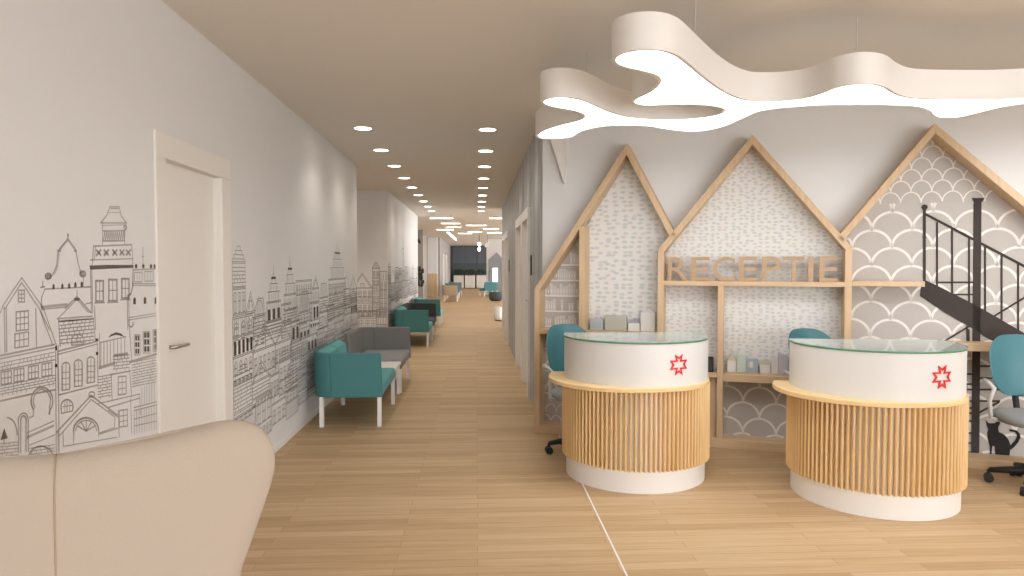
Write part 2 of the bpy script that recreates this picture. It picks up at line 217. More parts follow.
MURAL_LINES=[(1,[2.513,1.408,2.618,1.507,2.74,1.386,2.82,1.226]),(1,[2.524,1.397,2.617,1.489,2.715,1.387,2.794,1.235]),(1,[2.52,1.404,2.519,1.241]),(1,[2.531,1.398,2.528,1.243]),(1,[2.694,1.388,2.694,1.241]),(1,[2.501,1.384,2.513,1.408]),(1,[2.599,1.461,2.631,1.46,2.63,1.416,2.597,1.418,2.599,1.461]),(0.8,[2.615,1.46,2.613,1.417]),(0.8,[2.598,1.446,2.631,1.445]),(0.8,[2.598,1.432,2.63,1.43]),(1,[2.583,1.382,2.651,1.382,2.649,1.311,2.581,1.313,2.583,1.382]),(0.8,[2.606,1.382,2.603,1.312]),(0.8,[2.628,1.382,2.626,1.312]),(0.8,[2.583,1.359,2.651,1.359]),(0.8,[2.582,1.336,2.65,1.335]),(1,[2.573,1.302,2.649,1.303,2.647,1.25,2.572,1.251,2.573,1.302]),(0.8,[2.598,1.302,2.596,1.251]),(0.8,[2.623,1.303,2.621,1.25]),(0.8,[2.572,1.276,2.648,1.277]),(1.4,[2.495,1.233,2.806,1.237]),(1,[2.495,1.222,2.811,1.224]),(0.6,[2.494,1.206,2.804,1.207]),(0.6,[2.515,1.206,2.515,1.193]),(0.6,[2.533,1.206,2.533,1.193]),(0.6,[2.552,1.206,2.551,1.193]),(0.6,[2.599,1.206,2.598,1.193]),(0.6,[2.619,1.206,2.619,1.193]),(0.6,[2.64,1.206,2.64,1.193]),(0.6,[2.66,1.206,2.66,1.193]),(0.6,[2.689,1.206,2.689,1.192]),(0.6,[2.718,1.206,2.717,1.192]),(0.6,[2.74,1.206,2.739,1.192]),(0.6,[2.767,1.206,2.766,1.192]),(0.6,[2.494,1.193,2.804,1.192]),(0.6,[2.504,1.193,2.504,1.18]),(0.6,[2.528,1.193,2.527,1.18]),(0.6,[2.546,1.193,2.546,1.18]),(0.6,[2.591,1.193,2.59,1.179]),(0.6,[2.664,1.193,2.663,1.179]),(0.6,[2.687,1.192,2.687,1.179]),(0.6,[2.711,1.192,2.711,1.178]),(0.6,[2.734,1.192,2.734,1.178]),(0.6,[2.755,1.192,2.754,1.178]),(0.6,[2.782,1.192,2.782,1.178]),(1,[2.494,1.18,2.803,1.176]),(1,[2.498,1.174,2.55,1.172,2.548,1.127,2.496,1.129,2.498,1.174]),(0.8,[2.515,1.173,2.513,1.128]),(0.8,[2.532,1.173,2.531,1.127]),(0.8,[2.497,1.151,2.549,1.149]),(1,[2.564,1.173,2.618,1.171,2.617,1.124,2.562,1.127,2.564,1.173]),(0.8,[2.582,1.172,2.58,1.126]),(0.8,[2.6,1.172,2.598,1.125]),(0.8,[2.563,1.15,2.618,1.148]),(1,[2.644,1.171,2.702,1.17,2.7,1.121,2.642,1.124,2.644,1.171]),(0.8,[2.663,1.171,2.661,1.123]),(0.8,[2.683,1.17,2.681,1.122]),(0.8,[2.643,1.148,2.701,1.145]),(1,[2.724,1.17,2.786,1.168,2.784,1.118,2.722,1.121,2.724,1.17]),(0.8,[2.744,1.169,2.743,1.12]),(0.8,[2.765,1.169,2.763,1.119]),(0.8,[2.723,1.146,2.785,1.143]),(0.6,[2.492,1.126,2.807,1.114]),(0.6,[2.515,1.125,2.514,1.115]),(0.6,[2.558,1.123,2.558,1.114]),(0.6,[2.58,1.123,2.58,1.113]),(0.6,[2.603,1.122,2.603,1.112]),(0.6,[2.632,1.121,2.632,1.11]),(0.6,[2.681,1.119,2.681,1.108]),(0.6,[2.706,1.118,2.705,1.107]),(0.6,[2.735,1.117,2.735,1.106]),(0.6,[2.762,1.116,2.761,1.105]),(0.6,[2.79,1.115,2.79,1.104]),(0.6,[2.491,1.116,2.807,1.103]),(0.6,[2.532,1.115,2.531,1.105]),(0.6,[2.561,1.113,2.561,1.104]),(0.6,[2.612,1.111,2.612,1.101]),(0.6,[2.644,1.11,2.643,1.1]),(0.6,[2.674,1.109,2.674,1.098]),(0.6,[2.698,1.108,2.697,1.097]),(0.6,[2.721,1.107,2.721,1.096]),(0.6,[2.755,1.105,2.755,1.095]),(0.6,[2.778,1.104,2.778,1.094]),(0.6,[2.804,1.103,2.803,1.092]),(0.6,[2.491,1.107,2.806,1.092]),(0.6,[2.514,1.106,2.514,1.096]),(0.6,[2.558,1.104,2.557,1.094]),(0.6,[2.578,1.103,2.577,1.093]),(0.6,[2.599,1.102,2.599,1.092]),(0.6,[2.621,1.101,2.621,1.091]),(0.6,[2.647,1.1,2.647,1.089]),(0.6,[2.68,1.098,2.68,1.088]),(0.6,[2.708,1.097,2.708,1.086]),(0.6,[2.764,1.094,2.763,1.084]),(0.6,[2.792,1.093,2.791,1.082]),(0.6,[2.491,1.097,2.806,1.081]),(0.6,[2.502,1.097,2.502,1.087]),(0.6,[2.53,1.095,2.53,1.086]),(0.6,[2.555,1.094,2.554,1.084]),(0.6,[2.577,1.093,2.577,1.083]),(0.6,[2.599,1.092,2.599,1.082]),(0.6,[2.629,1.09,2.629,1.08]),(0.6,[2.734,1.085,2.734,1.074]),(0.6,[2.766,1.083,2.766,1.073]),(0.6,[2.79,1.082,2.79,1.071]),(1.3,[2.49,1.073,2.635,1.067,2.805,1.056]),(1.3,[2.769,0.983,2.778,0.992,2.784,1.002,2.786,1.014,2.785,1.026,2.781,1.038,2.773,1.05,2.762,1.061,2.75,1.07,2.736,1.076,2.721,1.08,2.706,1.082,2.692,1.08,2.68,1.076,2.67,1.07,2.662,1.061,2.657,1.051,2.655,1.04,2.657,1.028,2.661,1.016,2.669,1.005]),(1,[2.761,0.994,2.768,1.002,2.771,1.012,2.772,1.023,2.769,1.034,2.763,1.044,2.755,1.054,2.745,1.062,2.733,1.068,2.721,1.072,2.708,1.073,2.696,1.071,2.686,1.067,2.678,1.061,2.672,1.052,2.669,1.043,2.668,1.032,2.671,1.022,2.676,1.012]),(1,[2.667,1.009,2.666,0.981,2.645,0.979]),(2,[2.768,0.988,2.762,0.968]),(1,[2.63,0.926,2.789,0.933]),(1.8,[2.63,0.909,2.788,0.915]),(1,[2.642,0.876,2.793,0.877]),(1,[2.78,0.8,2.771,0.814,2.759,0.827,2.743,0.839,2.726,0.848,2.708,0.855,2.689,0.858,2.672,0.858,2.657,0.855,2.645,0.849,2.637,0.84]),(1,[2.637,0.971,2.635,0.982,2.63,0.992,2.621,1.0,2.61,1.004,2.6,1.004,2.591,1.0,2.584,0.993,2.582,0.983]),(1,[2.582,0.983,2.578,0.864]),(1,[2.637,0.971,2.633,0.856]),(1,[2.624,0.974,2.623,0.98,2.62,0.987,2.616,0.991,2.61,0.994,2.604,0.994,2.599,0.991,2.596,0.987,2.594,0.981]),(1,[2.594,0.981,2.59,0.861]),(1,[2.624,0.974,2.62,0.859]),(1,[2.504,0.936,2.503,0.917]),(0.6,[2.485,0.922,2.579,0.904]),(0.6,[2.531,0.913,2.53,0.902]),(0.6,[2.554,0.909,2.554,0.897]),(0.6,[2.578,0.904,2.578,0.892]),(0.6,[2.484,0.911,2.579,0.892]),(0.6,[2.495,0.909,2.494,0.897]),(0.6,[2.518,0.904,2.517,0.893]),(0.6,[2.484,0.9,2.578,0.881]),(0.6,[2.505,0.895,2.504,0.884]),(0.6,[2.564,0.884,2.563,0.872]),(0.6,[2.483,0.888,2.578,0.869]),(0.6,[2.494,0.886,2.493,0.875]),(0.6,[2.516,0.882,2.515,0.87]),(0.6,[2.542,0.876,2.541,0.865]),(0.6,[2.483,0.877,2.578,0.857]),(0.6,[2.504,0.873,2.504,0.87]),(0.6,[2.57,0.859,2.57,0.856]),(1,[2.573,0.932,2.572,0.945,2.57,0.957,2.565,0.969,2.559,0.98,2.551,0.99,2.542,0.997,2.532,1.003,2.522,1.007]),(1,[2.811,1.227,2.801,0.775]),(1,[2.829,1.231,2.819,0.77]),(0.6,[2.639,0.864,2.792,0.838]),(0.6,[2.701,0.854,2.701,0.841]),(0.6,[2.732,0.848,2.732,0.836]),(0.6,[2.757,0.844,2.757,0.831]),(0.6,[2.638,0.853,2.791,0.825]),(0.6,[2.652,0.85,2.652,0.838]),(0.6,[2.68,0.845,2.68,0.833]),(0.6,[2.711,0.84,2.711,0.827]),(0.6,[2.747,0.833,2.746,0.821]),(0.6,[2.773,0.829,2.772,0.816]),(0.6,[2.638,0.841,2.791,0.813]),(0.6,[2.666,0.835,2.666,0.823]),(0.6,[2.694,0.83,2.694,0.818]),(0.6,[2.75,0.82,2.75,0.808]),(0.6,[2.637,0.829,2.79,0.8]),(0.6,[2.652,0.826,2.651,0.819]),(0.6,[2.686,0.82,2.686,0.813]),(0.6,[2.738,0.81,2.737,0.803]),(0.6,[2.774,0.803,2.774,0.796]),(1,[2.91,1.682,2.909,1.659]),(1,[2.852,1.621,2.909,1.662,2.96,1.623]),(0.7,[2.859,1.618,2.909,1.655,2.952,1.62]),(1,[2.852,1.621,2.84,1.598,2.83,1.552,2.808,1.521,2.789,1.503]),(1,[2.96,1.623,2.968,1.6,2.979,1.557,3.005,1.509]),(0.6,[2.849,1.598,2.839,1.552,2.817,1.518]),(1.6,[2.838,1.611,2.859,1.612]),(1.6,[2.952,1.614,2.968,1.614]),(1.2,[2.794,1.509,2.79,1.516,2.781,1.521,2.77,1.521,2.761,1.517,2.757,1.51,2.76,1.503,2.769,1.499,2.78,1.499,2.79,1.503,2.794,1.509]),(1,[2.784,1.51,2.78,1.514,2.771,1.514,2.767,1.51,2.771,1.505,2.779,1.505,2.784,1.51]),(1.2,[3.033,1.516,3.029,1.523,3.018,1.528,3.004,1.528,2.993,1.523,2.989,1.516,2.993,1.509,3.004,1.504,3.017,1.504,3.028,1.508,3.033,1.516]),(1,[3.021,1.516,3.016,1.521,3.006,1.521,3.001,1.516,3.005,1.511,3.016,1.511,3.021,1.516]),(1.2,[2.752,1.46,3.072,1.459]),(1,[2.739,1.466,2.74,1.491]),(1,[2.725,1.467,2.753,1.47]),(1,[3.013,1.499,3.015,1.461]),(1,[2.752,1.46,2.73,1.426,2.729,1.391]),(2,[2.729,1.391,2.897,1.392]),(1,[2.729,1.382,2.889,1.382]),(1,[2.722,1.378,2.775,1.299]),(1,[2.965,1.448,2.965,1.424]),(1.6,[2.881,1.377,2.965,1.421,3.068,1.346]),(1,[2.964,1.41,2.893,1.372,2.837,1.341]),(1,[2.964,1.41,3.049,1.349]),(1.4,[2.827,1.338,3.076,1.33]),(1,[2.834,1.328,3.084,1.317]),(1,[3.026,1.387,3.075,1.39]),(1.2,[3.237,1.822,3.32,1.829,3.335,1.788,3.384,1.757,3.159,1.743,3.213,1.784,3.237,1.822]),(1,[3.244,1.814,3.312,1.82]),(0.6,[3.221,1.795,3.328,1.803]),(1,[3.172,1.74,3.168,1.644]),(1,[3.369,1.752,3.364,1.654]),(1,[3.176,1.708,3.366,1.72]),(1,[3.175,1.662,3.364,1.671]),(0.9,[3.178,1.665,3.189,1.706,3.195,1.667]),(0.9,[3.196,1.665,3.207,1.707,3.213,1.668]),(0.9,[3.214,1.666,3.225,1.708,3.231,1.669]),(0.9,[3.232,1.667,3.243,1.708,3.249,1.669]),(0.9,[3.25,1.667,3.261,1.709,3.268,1.67]),(0.9,[3.269,1.668,3.28,1.71,3.287,1.671]),(0.9,[3.287,1.669,3.299,1.711,3.306,1.671]),(0.9,[3.306,1.669,3.318,1.712,3.325,1.672]),(0.9,[3.325,1.67,3.337,1.713,3.344,1.673]),(0.9,[3.345,1.671,3.357,1.714,3.364,1.674]),(0.7,[3.173,1.733,3.367,1.747]),(1.2,[3.37,1.725,3.379,1.727,3.384,1.731,3.385,1.737,3.381,1.742,3.374,1.744,3.365,1.743,3.359,1.739,3.356,1.733]),(1.3,[3.097,1.637,3.43,1.654]),(1,[3.097,1.637,3.084,1.552]),(1,[3.43,1.654,3.437,1.553]),(1,[3.112,1.632,3.103,1.582]),(1,[3.071,1.576,3.443,1.586]),(2.2,[3.12,1.62,3.152,1.599]),(2.2,[3.153,1.621,3.119,1.598]),(2.2,[3.182,1.622,3.216,1.6]),(2.2,[3.217,1.623,3.182,1.599]),(2.2,[3.255,1.624,3.29,1.601]),(2.2,[3.291,1.624,3.254,1.601]),(2.2,[3.319,1.625,3.356,1.602]),(2.2,[3.356,1.626,3.318,1.602]),(2.2,[3.377,1.626,3.415,1.603]),(2.2,[3.416,1.627,3.377,1.603]),(1,[3.08,1.534,3.08,1.345]),(1,[3.069,1.534,3.07,1.346]),(1,[3.378,1.411,3.377,1.243]),(1.8,[3.441,1.538,3.434,1.453,3.415,1.415,3.389,1.406]),(1.3,[3.108,1.486,3.172,1.484,3.169,1.39,3.105,1.393,3.108,1.486]),(0.8,[3.14,1.485,3.136,1.391]),(0.8,[3.107,1.439,3.17,1.437]),(0.6,[3.115,1.482,3.164,1.48,3.161,1.394,3.112,1.397,3.115,1.482]),(1,[3.096,1.387,3.178,1.384]),(1.3,[3.214,1.489,3.288,1.487,3.285,1.386,3.21,1.39,3.214,1.489]),(0.8,[3.25,1.488,3.247,1.388]),(0.8,[3.212,1.439,3.286,1.436]),(0.6,[3.221,1.484,3.28,1.483,3.277,1.39,3.218,1.393,3.221,1.484]),(1,[3.2,1.383,3.294,1.38]),(1.3,[3.329,1.491,3.4,1.489,3.397,1.393,3.326,1.397,3.329,1.491]),(0.8,[3.364,1.49,3.361,1.395]),(0.8,[3.327,1.444,3.399,1.441]),(0.6,[3.337,1.486,3.392,1.485,3.389,1.398,3.334,1.4,3.337,1.486]),(1,[3.315,1.39,3.407,1.387]),(1,[3.095,1.374,3.101,1.269]),(1,[3.542,1.644,3.539,1.559]),(1,[3.534,1.598,3.548,1.598]),(1.3,[3.448,1.531,3.677,1.534]),(1,[3.454,1.519,3.531,1.519,3.529,1.471,3.452,1.473,3.454,1.519]),(0.8,[3.479,1.519,3.477,1.472]),(0.8,[3.505,1.519,3.503,1.472]),(1,[3.554,1.522,3.646,1.521,3.644,1.471,3.553,1.473,3.554,1.522]),(0.8,[3.584,1.522,3.583,1.472]),(0.8,[3.615,1.522,3.613,1.471]),(1.2,[3.43,1.465,3.674,1.456]),(1,[3.43,1.456,3.673,1.446]),(1,[3.389,1.3,3.668,1.302]),(1,[3.389,1.289,3.668,1.289]),(1,[3.393,1.4,3.392,1.258]),(1.3,[3.388,1.269,3.39,1.264,3.394,1.259,3.401,1.256,3.409,1.254,3.417,1.254,3.424,1.256,3.429,1.26,3.431,1.264,3.431,1.27,3.427,1.274]),(0.9,[2.841,1.325,3.09,1.32]),(0.9,[2.87,1.324,2.869,1.31]),(0.9,[2.905,1.324,2.904,1.309]),(0.9,[2.931,1.323,2.93,1.308]),(0.9,[2.96,1.323,2.959,1.308]),(0.9,[2.997,1.322,2.997,1.307]),(0.9,[3.023,1.322,3.023,1.306]),(0.9,[3.057,1.321,3.057,1.305]),(0.9,[2.841,1.31,3.089,1.305]),(0.9,[2.855,1.31,2.854,1.295]),(0.9,[2.879,1.309,2.879,1.295]),(0.9,[2.914,1.309,2.913,1.294]),(0.9,[2.982,1.307,2.981,1.292]),(0.9,[3.016,1.306,3.015,1.291]),(0.9,[3.055,1.305,3.055,1.29]),(0.9,[2.84,1.296,3.089,1.289]),(0.9,[2.869,1.295,2.868,1.28]),(0.9,[2.904,1.294,2.903,1.279]),(0.9,[2.936,1.293,2.935,1.278]),(0.9,[2.962,1.292,2.962,1.277]),(0.9,[2.992,1.291,2.992,1.276]),(0.9,[3.02,1.291,3.019,1.275]),(0.9,[3.048,1.29,3.047,1.274]),(0.9,[2.84,1.281,3.088,1.273]),(0.9,[2.854,1.281,2.853,1.266]),(0.9,[2.882,1.28,2.881,1.265]),(0.9,[2.906,1.279,2.906,1.264]),(0.9,[2.943,1.278,2.943,1.263]),(0.9,[2.977,1.277,2.976,1.261]),(0.9,[3.006,1.276,3.006,1.26]),(0.9,[3.071,1.273,3.07,1.258]),(0.9,[2.839,1.267,3.088,1.257]),(0.9,[2.893,1.264,2.893,1.25]),(0.9,[2.924,1.263,2.923,1.248]),(0.9,[2.961,1.262,2.96,1.247]),(0.9,[3.0,1.26,2.999,1.245]),(0.9,[3.035,1.259,3.034,1.243]),(0.9,[3.072,1.258,3.071,1.242]),(0.9,[2.839,1.252,3.087,1.241]),(0.9,[2.853,1.251,2.852,1.237]),(0.9,[2.888,1.25,2.888,1.235]),(0.9,[2.954,1.247,2.953,1.232]),(0.9,[2.982,1.246,2.981,1.23]),(0.9,[3.055,1.242,3.055,1.227]),(0.9,[2.838,1.237,3.087,1.225]),(0.9,[2.867,1.236,2.867,1.229]),(0.9,[2.894,1.235,2.894,1.227]),(0.9,[2.918,1.234,2.918,1.226]),(0.9,[2.949,1.232,2.949,1.224]),(0.9,[2.983,1.23,2.982,1.223]),(0.9,[3.022,1.228,3.021,1.221]),(0.9,[3.05,1.227,3.05,1.219]),(1,[3.011,1.23,3.007,1.24,2.998,1.25,2.983,1.257,2.965,1.261,2.948,1.261,2.933,1.257,2.923,1.249,2.92,1.239]),(1,[2.92,1.239,2.919,1.221,3.01,1.215,3.011,1.23]),(0.7,[2.965,1.261,2.964,1.216]),(0.6,[2.926,1.239,2.925,1.224]),(0.6,[3.004,1.23,3.004,1.219]),(0.6,[2.919,1.23,3.01,1.222]),(1,[2.834,1.333,2.842,1.224]),(1,[3.086,1.313,3.097,1.216]),(1.4,[2.822,1.207,3.108,1.216]),(1,[2.826,1.195,3.116,1.204]),(1,[2.822,1.202,2.824,1.033]),(1,[3.111,1.215,3.111,1.009]),(1,[2.905,1.134,2.903,1.141,2.897,1.147,2.888,1.152,2.878,1.155,2.867,1.155,2.858,1.153,2.852,1.148,2.85,1.142]),(1,[2.85,1.142,2.847,1.045,2.902,1.04,2.905,1.134]),(0.7,[2.878,1.155,2.874,1.041]),(0.6,[2.856,1.142,2.853,1.048]),(0.6,[2.899,1.135,2.896,1.044]),(0.6,[2.849,1.118,2.904,1.111]),(0.6,[2.848,1.094,2.903,1.087]),(0.6,[2.847,1.07,2.902,1.062]),(1,[2.994,1.133,2.992,1.14,2.986,1.146,2.976,1.151,2.965,1.154,2.954,1.154,2.944,1.152,2.938,1.147,2.935,1.141]),(1,[2.935,1.141,2.932,1.045,2.991,1.039,2.994,1.133]),(0.7,[2.965,1.154,2.961,1.04]),(0.6,[2.942,1.14,2.938,1.048]),(0.6,[2.987,1.134,2.984,1.044]),(0.6,[2.934,1.117,2.993,1.11]),(0.6,[2.934,1.093,2.992,1.086]),(0.6,[2.933,1.069,2.991,1.061]),(1,[3.089,1.133,3.087,1.14,3.08,1.146,3.071,1.151,3.059,1.154,3.048,1.154,3.039,1.152,3.032,1.147,3.03,1.141]),(1,[3.03,1.141,3.026,1.044,3.085,1.039,3.089,1.133]),(0.7,[3.059,1.154,3.055,1.039]),(0.6,[3.036,1.14,3.033,1.047]),(0.6,[3.082,1.134,3.078,1.043]),(0.6,[3.029,1.117,3.088,1.11]),(0.6,[3.028,1.093,3.087,1.086]),(0.6,[3.027,1.068,3.086,1.061]),(1.2,[2.824,1.031,3.104,1.022]),(1.2,[2.918,0.953,2.921,0.961,2.92,0.969,2.917,0.977,2.91,0.986,2.902,0.992,2.891,0.998,2.88,1.001,2.869,1.002,2.858,1.001,2.85,0.998,2.843,0.992,2.839,0.986,2.838,0.978,2.84,0.969]),(1,[2.841,0.969,2.84,0.953,2.917,0.946,2.918,0.957]),(0.7,[2.88,1.0,2.878,0.95]),(0.7,[2.849,0.978,2.913,0.971]),(0.6,[2.865,0.996,2.863,0.952]),(0.6,[2.897,0.991,2.895,0.948]),(1.6,[2.804,0.883,3.055,0.985,3.27,0.851]),(1,[2.825,0.866,3.055,0.968,3.242,0.851]),(1,[2.848,0.876,2.849,0.816]),(1,[3.246,0.848,3.24,0.799,3.115,0.806]),(1,[2.815,0.88,2.821,0.86]),(1.6,[3.11,0.816,3.108,0.827,3.103,0.84,3.094,0.852,3.082,0.863,3.067,0.874,3.051,0.883,3.033,0.89,3.014,0.896,2.996,0.899,2.978,0.899,2.962,0.898,2.948,0.894,2.937,0.888,2.928,0.881,2.923,0.872,2.921,0.861]),(1,[3.092,0.82,3.09,0.831,3.085,0.842,3.075,0.853,3.063,0.864,3.048,0.873,3.031,0.88,3.014,0.885,2.997,0.888,2.98,0.888,2.966,0.886,2.954,0.882,2.945,0.875,2.939,0.867,2.937,0.858]),(1.2,[3.012,0.839,3.085,0.846]),(1.2,[3.012,0.839,3.055,0.87]),(1.2,[3.012,0.839,3.014,0.886]),(1.2,[3.012,0.839,2.974,0.889]),(1.2,[3.012,0.839,2.945,0.879]),(1,[2.922,0.861,2.92,0.808]),(1,[3.108,0.818,3.107,0.79]),(1,[2.854,0.815,3.262,0.749]),(1,[3.085,0.984,3.078,0.994,3.061,1.0,3.044,1.0,3.036,0.993,3.043,0.983,3.06,0.977,3.078,0.977,3.085,0.984]),(1,[3.14,1.209,3.136,1.1]),(1,[3.166,1.209,3.162,1.101]),(1,[3.192,1.209,3.189,1.103]),(1,[3.219,1.208,3.216,1.104]),(1,[3.25,1.207,3.247,1.105]),(1,[3.282,1.207,3.279,1.106]),(1,[3.315,1.206,3.311,1.107]),(1,[3.348,1.205,3.344,1.107]),(1,[3.129,1.208,3.361,1.211]),(2.6,[3.125,1.096,3.254,1.098]),(2.4,[3.256,1.134,3.37,1.128]),(1,[3.131,1.249,3.125,1.093]),(0.8,[3.24,1.131,3.389,1.12]),(0.8,[3.311,1.126,3.31,1.111]),(0.8,[3.342,1.124,3.341,1.108]),(0.8,[3.373,1.121,3.372,1.106]),(0.8,[3.239,1.116,3.389,1.105]),(0.8,[3.292,1.112,3.291,1.097]),(0.8,[3.321,1.11,3.321,1.095]),(0.8,[3.362,1.107,3.362,1.092]),(0.8,[3.239,1.102,3.388,1.089]),(0.8,[3.27,1.099,3.27,1.084]),(0.8,[3.334,1.094,3.334,1.079]),(0.8,[3.364,1.091,3.363,1.076]),(0.8,[3.238,1.087,3.388,1.074]),(0.8,[3.254,1.086,3.253,1.071]),(0.8,[3.281,1.083,3.281,1.069]),(0.8,[3.322,1.08,3.321,1.065]),(0.8,[3.362,1.076,3.361,1.061]),(0.8,[3.238,1.073,3.387,1.059]),(0.8,[3.269,1.07,3.269,1.055]),(0.8,[3.346,1.063,3.346,1.048]),(0.8,[3.384,1.059,3.383,1.044]),(1.3,[3.214,1.051,3.397,1.04]),(1,[3.223,1.05,3.225,0.926]),(1,[3.389,1.037,3.404,0.91]),(1.3,[3.282,1.03,3.354,1.022,3.351,0.936,3.279,0.945,3.282,1.03]),(0.8,[3.318,1.026,3.315,0.941]),(0.8,[3.281,1.002,3.353,0.994]),(0.8,[3.28,0.973,3.352,0.965]),(0.8,[3.113,1.057,3.221,1.05]),(0.8,[3.149,1.055,3.149,1.042]),(0.8,[3.182,1.053,3.181,1.039]),(0.8,[3.221,1.05,3.22,1.037]),(0.8,[3.112,1.044,3.221,1.037]),(0.8,[3.164,1.041,3.164,1.027]),(0.8,[3.112,1.031,3.22,1.023]),(0.8,[3.148,1.029,3.148,1.015]),(0.8,[3.186,1.026,3.185,1.012]),(0.8,[3.111,1.018,3.22,1.01]),(0.8,[3.13,1.017,3.129,1.004]),(0.8,[3.175,1.013,3.175,1.0]),(0.8,[3.208,1.011,3.208,0.997]),(0.8,[3.111,1.005,3.219,0.996]),(0.8,[3.148,1.002,3.147,0.989]),(0.8,[3.187,0.999,3.186,0.985]),(0.8,[3.111,0.992,3.219,0.983]),(0.8,[3.129,0.991,3.128,0.977]),(0.8,[3.11,0.979,3.218,0.969]),(0.8,[3.147,0.976,3.146,0.963]),(0.8,[3.191,0.972,3.19,0.958]),(0.8,[3.11,0.966,3.218,0.956]),(0.8,[3.128,0.964,3.127,0.955]),(0.8,[3.203,0.957,3.203,0.948]),(0.8,[3.41,1.08,3.665,1.07]),(0.8,[3.463,1.078,3.462,1.064]),(0.8,[3.507,1.076,3.507,1.062]),(0.8,[3.622,1.072,3.622,1.057]),(0.8,[3.409,1.067,3.664,1.056]),(0.8,[3.435,1.065,3.435,1.052]),(0.8,[3.487,1.063,3.486,1.05]),(0.8,[3.623,1.057,3.623,1.043]),(0.8,[3.409,1.053,3.664,1.041]),(0.8,[3.462,1.051,3.461,1.038]),(0.8,[3.573,1.046,3.572,1.032]),(0.8,[3.638,1.043,3.638,1.029]),(0.8,[3.408,1.04,3.663,1.027]),(0.8,[3.435,1.039,3.434,1.026]),(0.8,[3.484,1.036,3.483,1.023]),(0.8,[3.53,1.034,3.529,1.02]),(0.8,[3.599,1.031,3.598,1.017]),(0.8,[3.408,1.027,3.663,1.013]),(0.8,[3.461,1.024,3.46,1.011]),(0.8,[3.504,1.022,3.504,1.008]),(0.8,[3.565,1.018,3.565,1.005]),(0.8,[3.612,1.016,3.612,1.002]),(0.8,[3.661,1.013,3.66,0.999]),(0.8,[3.407,1.014,3.662,0.999]),(0.8,[3.434,1.012,3.433,0.999]),(0.8,[3.498,1.008,3.498,0.995]),(0.8,[3.564,1.005,3.563,0.991]),(0.8,[3.621,1.001,3.62,0.987]),(0.8,[3.407,1.001,3.662,0.985]),(0.8,[3.46,0.997,3.459,0.984]),(0.8,[3.528,0.993,3.527,0.979]),(0.8,[3.596,0.989,3.595,0.975]),(0.8,[3.662,0.985,3.661,0.97]),(0.8,[3.406,0.987,3.661,0.97]),(0.8,[3.433,0.986,3.432,0.972]),(0.8,[3.48,0.983,3.479,0.969]),(0.8,[3.6,0.975,3.599,0.961]),(0.8,[3.658,0.971,3.658,0.956]),(0.8,[3.406,0.974,3.661,0.956]),(0.8,[3.459,0.97,3.458,0.957]),(0.8,[3.518,0.966,3.517,0.953]),(0.8,[3.576,0.962,3.576,0.948]),(0.8,[3.63,0.958,3.63,0.944]),(0.8,[3.405,0.961,3.66,0.942]),(0.8,[3.432,0.959,3.432,0.955]),(0.8,[3.493,0.954,3.493,0.95]),(0.8,[3.563,0.949,3.563,0.945]),(0.8,[3.612,0.946,3.612,0.941]),(2.4,[3.388,1.084,3.668,1.087]),(1,[3.389,1.289,3.41,1.086]),(1,[3.098,0.939,3.482,0.911]),(1.2,[3.189,0.904,3.481,0.891]),(0.8,[3.441,1.212,3.497,1.207,3.493,1.105,3.437,1.113,3.441,1.212]),(0.8,[3.53,1.219,3.603,1.212,3.599,1.102,3.526,1.111,3.53,1.219]),(0.8,[3.633,1.219,3.675,1.215,3.671,1.102,3.629,1.108,3.633,1.219]),(1,[3.482,0.909,3.487,0.806]),(1.2,[3.286,0.869,3.361,0.86,3.358,0.78,3.284,0.791,3.286,0.869]),(0.8,[3.323,0.864,3.32,0.786]),(0.8,[3.286,0.843,3.36,0.833]),(0.8,[3.285,0.817,3.359,0.807]),(1.3,[3.424,0.855,3.659,0.837]),(1.2,[3.423,0.84,3.659,0.821]),(0.9,[3.425,0.839,3.423,0.725]),(0.9,[3.45,0.837,3.448,0.721]),(0.9,[3.474,0.835,3.473,0.718]),(0.9,[3.5,0.832,3.498,0.715]),(0.9,[3.525,0.83,3.523,0.711]),(0.9,[3.551,0.828,3.549,0.708]),(0.9,[3.577,0.825,3.575,0.704]),(0.9,[3.604,0.823,3.602,0.7]),(0.9,[3.631,0.82,3.629,0.697]),(0.9,[3.658,0.818,3.657,0.693]),(1,[3.422,0.798,3.657,0.776]),(1,[3.42,0.765,3.656,0.735]),(1,[3.392,0.904,3.397,0.737]),(1,[3.189,0.892,3.275,0.841]),(1.3,[3.115,0.801,3.273,0.789]),(1,[3.276,0.873,3.282,0.744]),(0.8,[3.506,0.939,3.503,0.857]),(0.8,[3.531,0.939,3.528,0.855]),(0.8,[3.557,0.939,3.554,0.854]),(0.8,[3.584,0.939,3.581,0.852]),(0.8,[3.61,0.939,3.607,0.85]),(0.8,[3.638,0.939,3.634,0.848])]
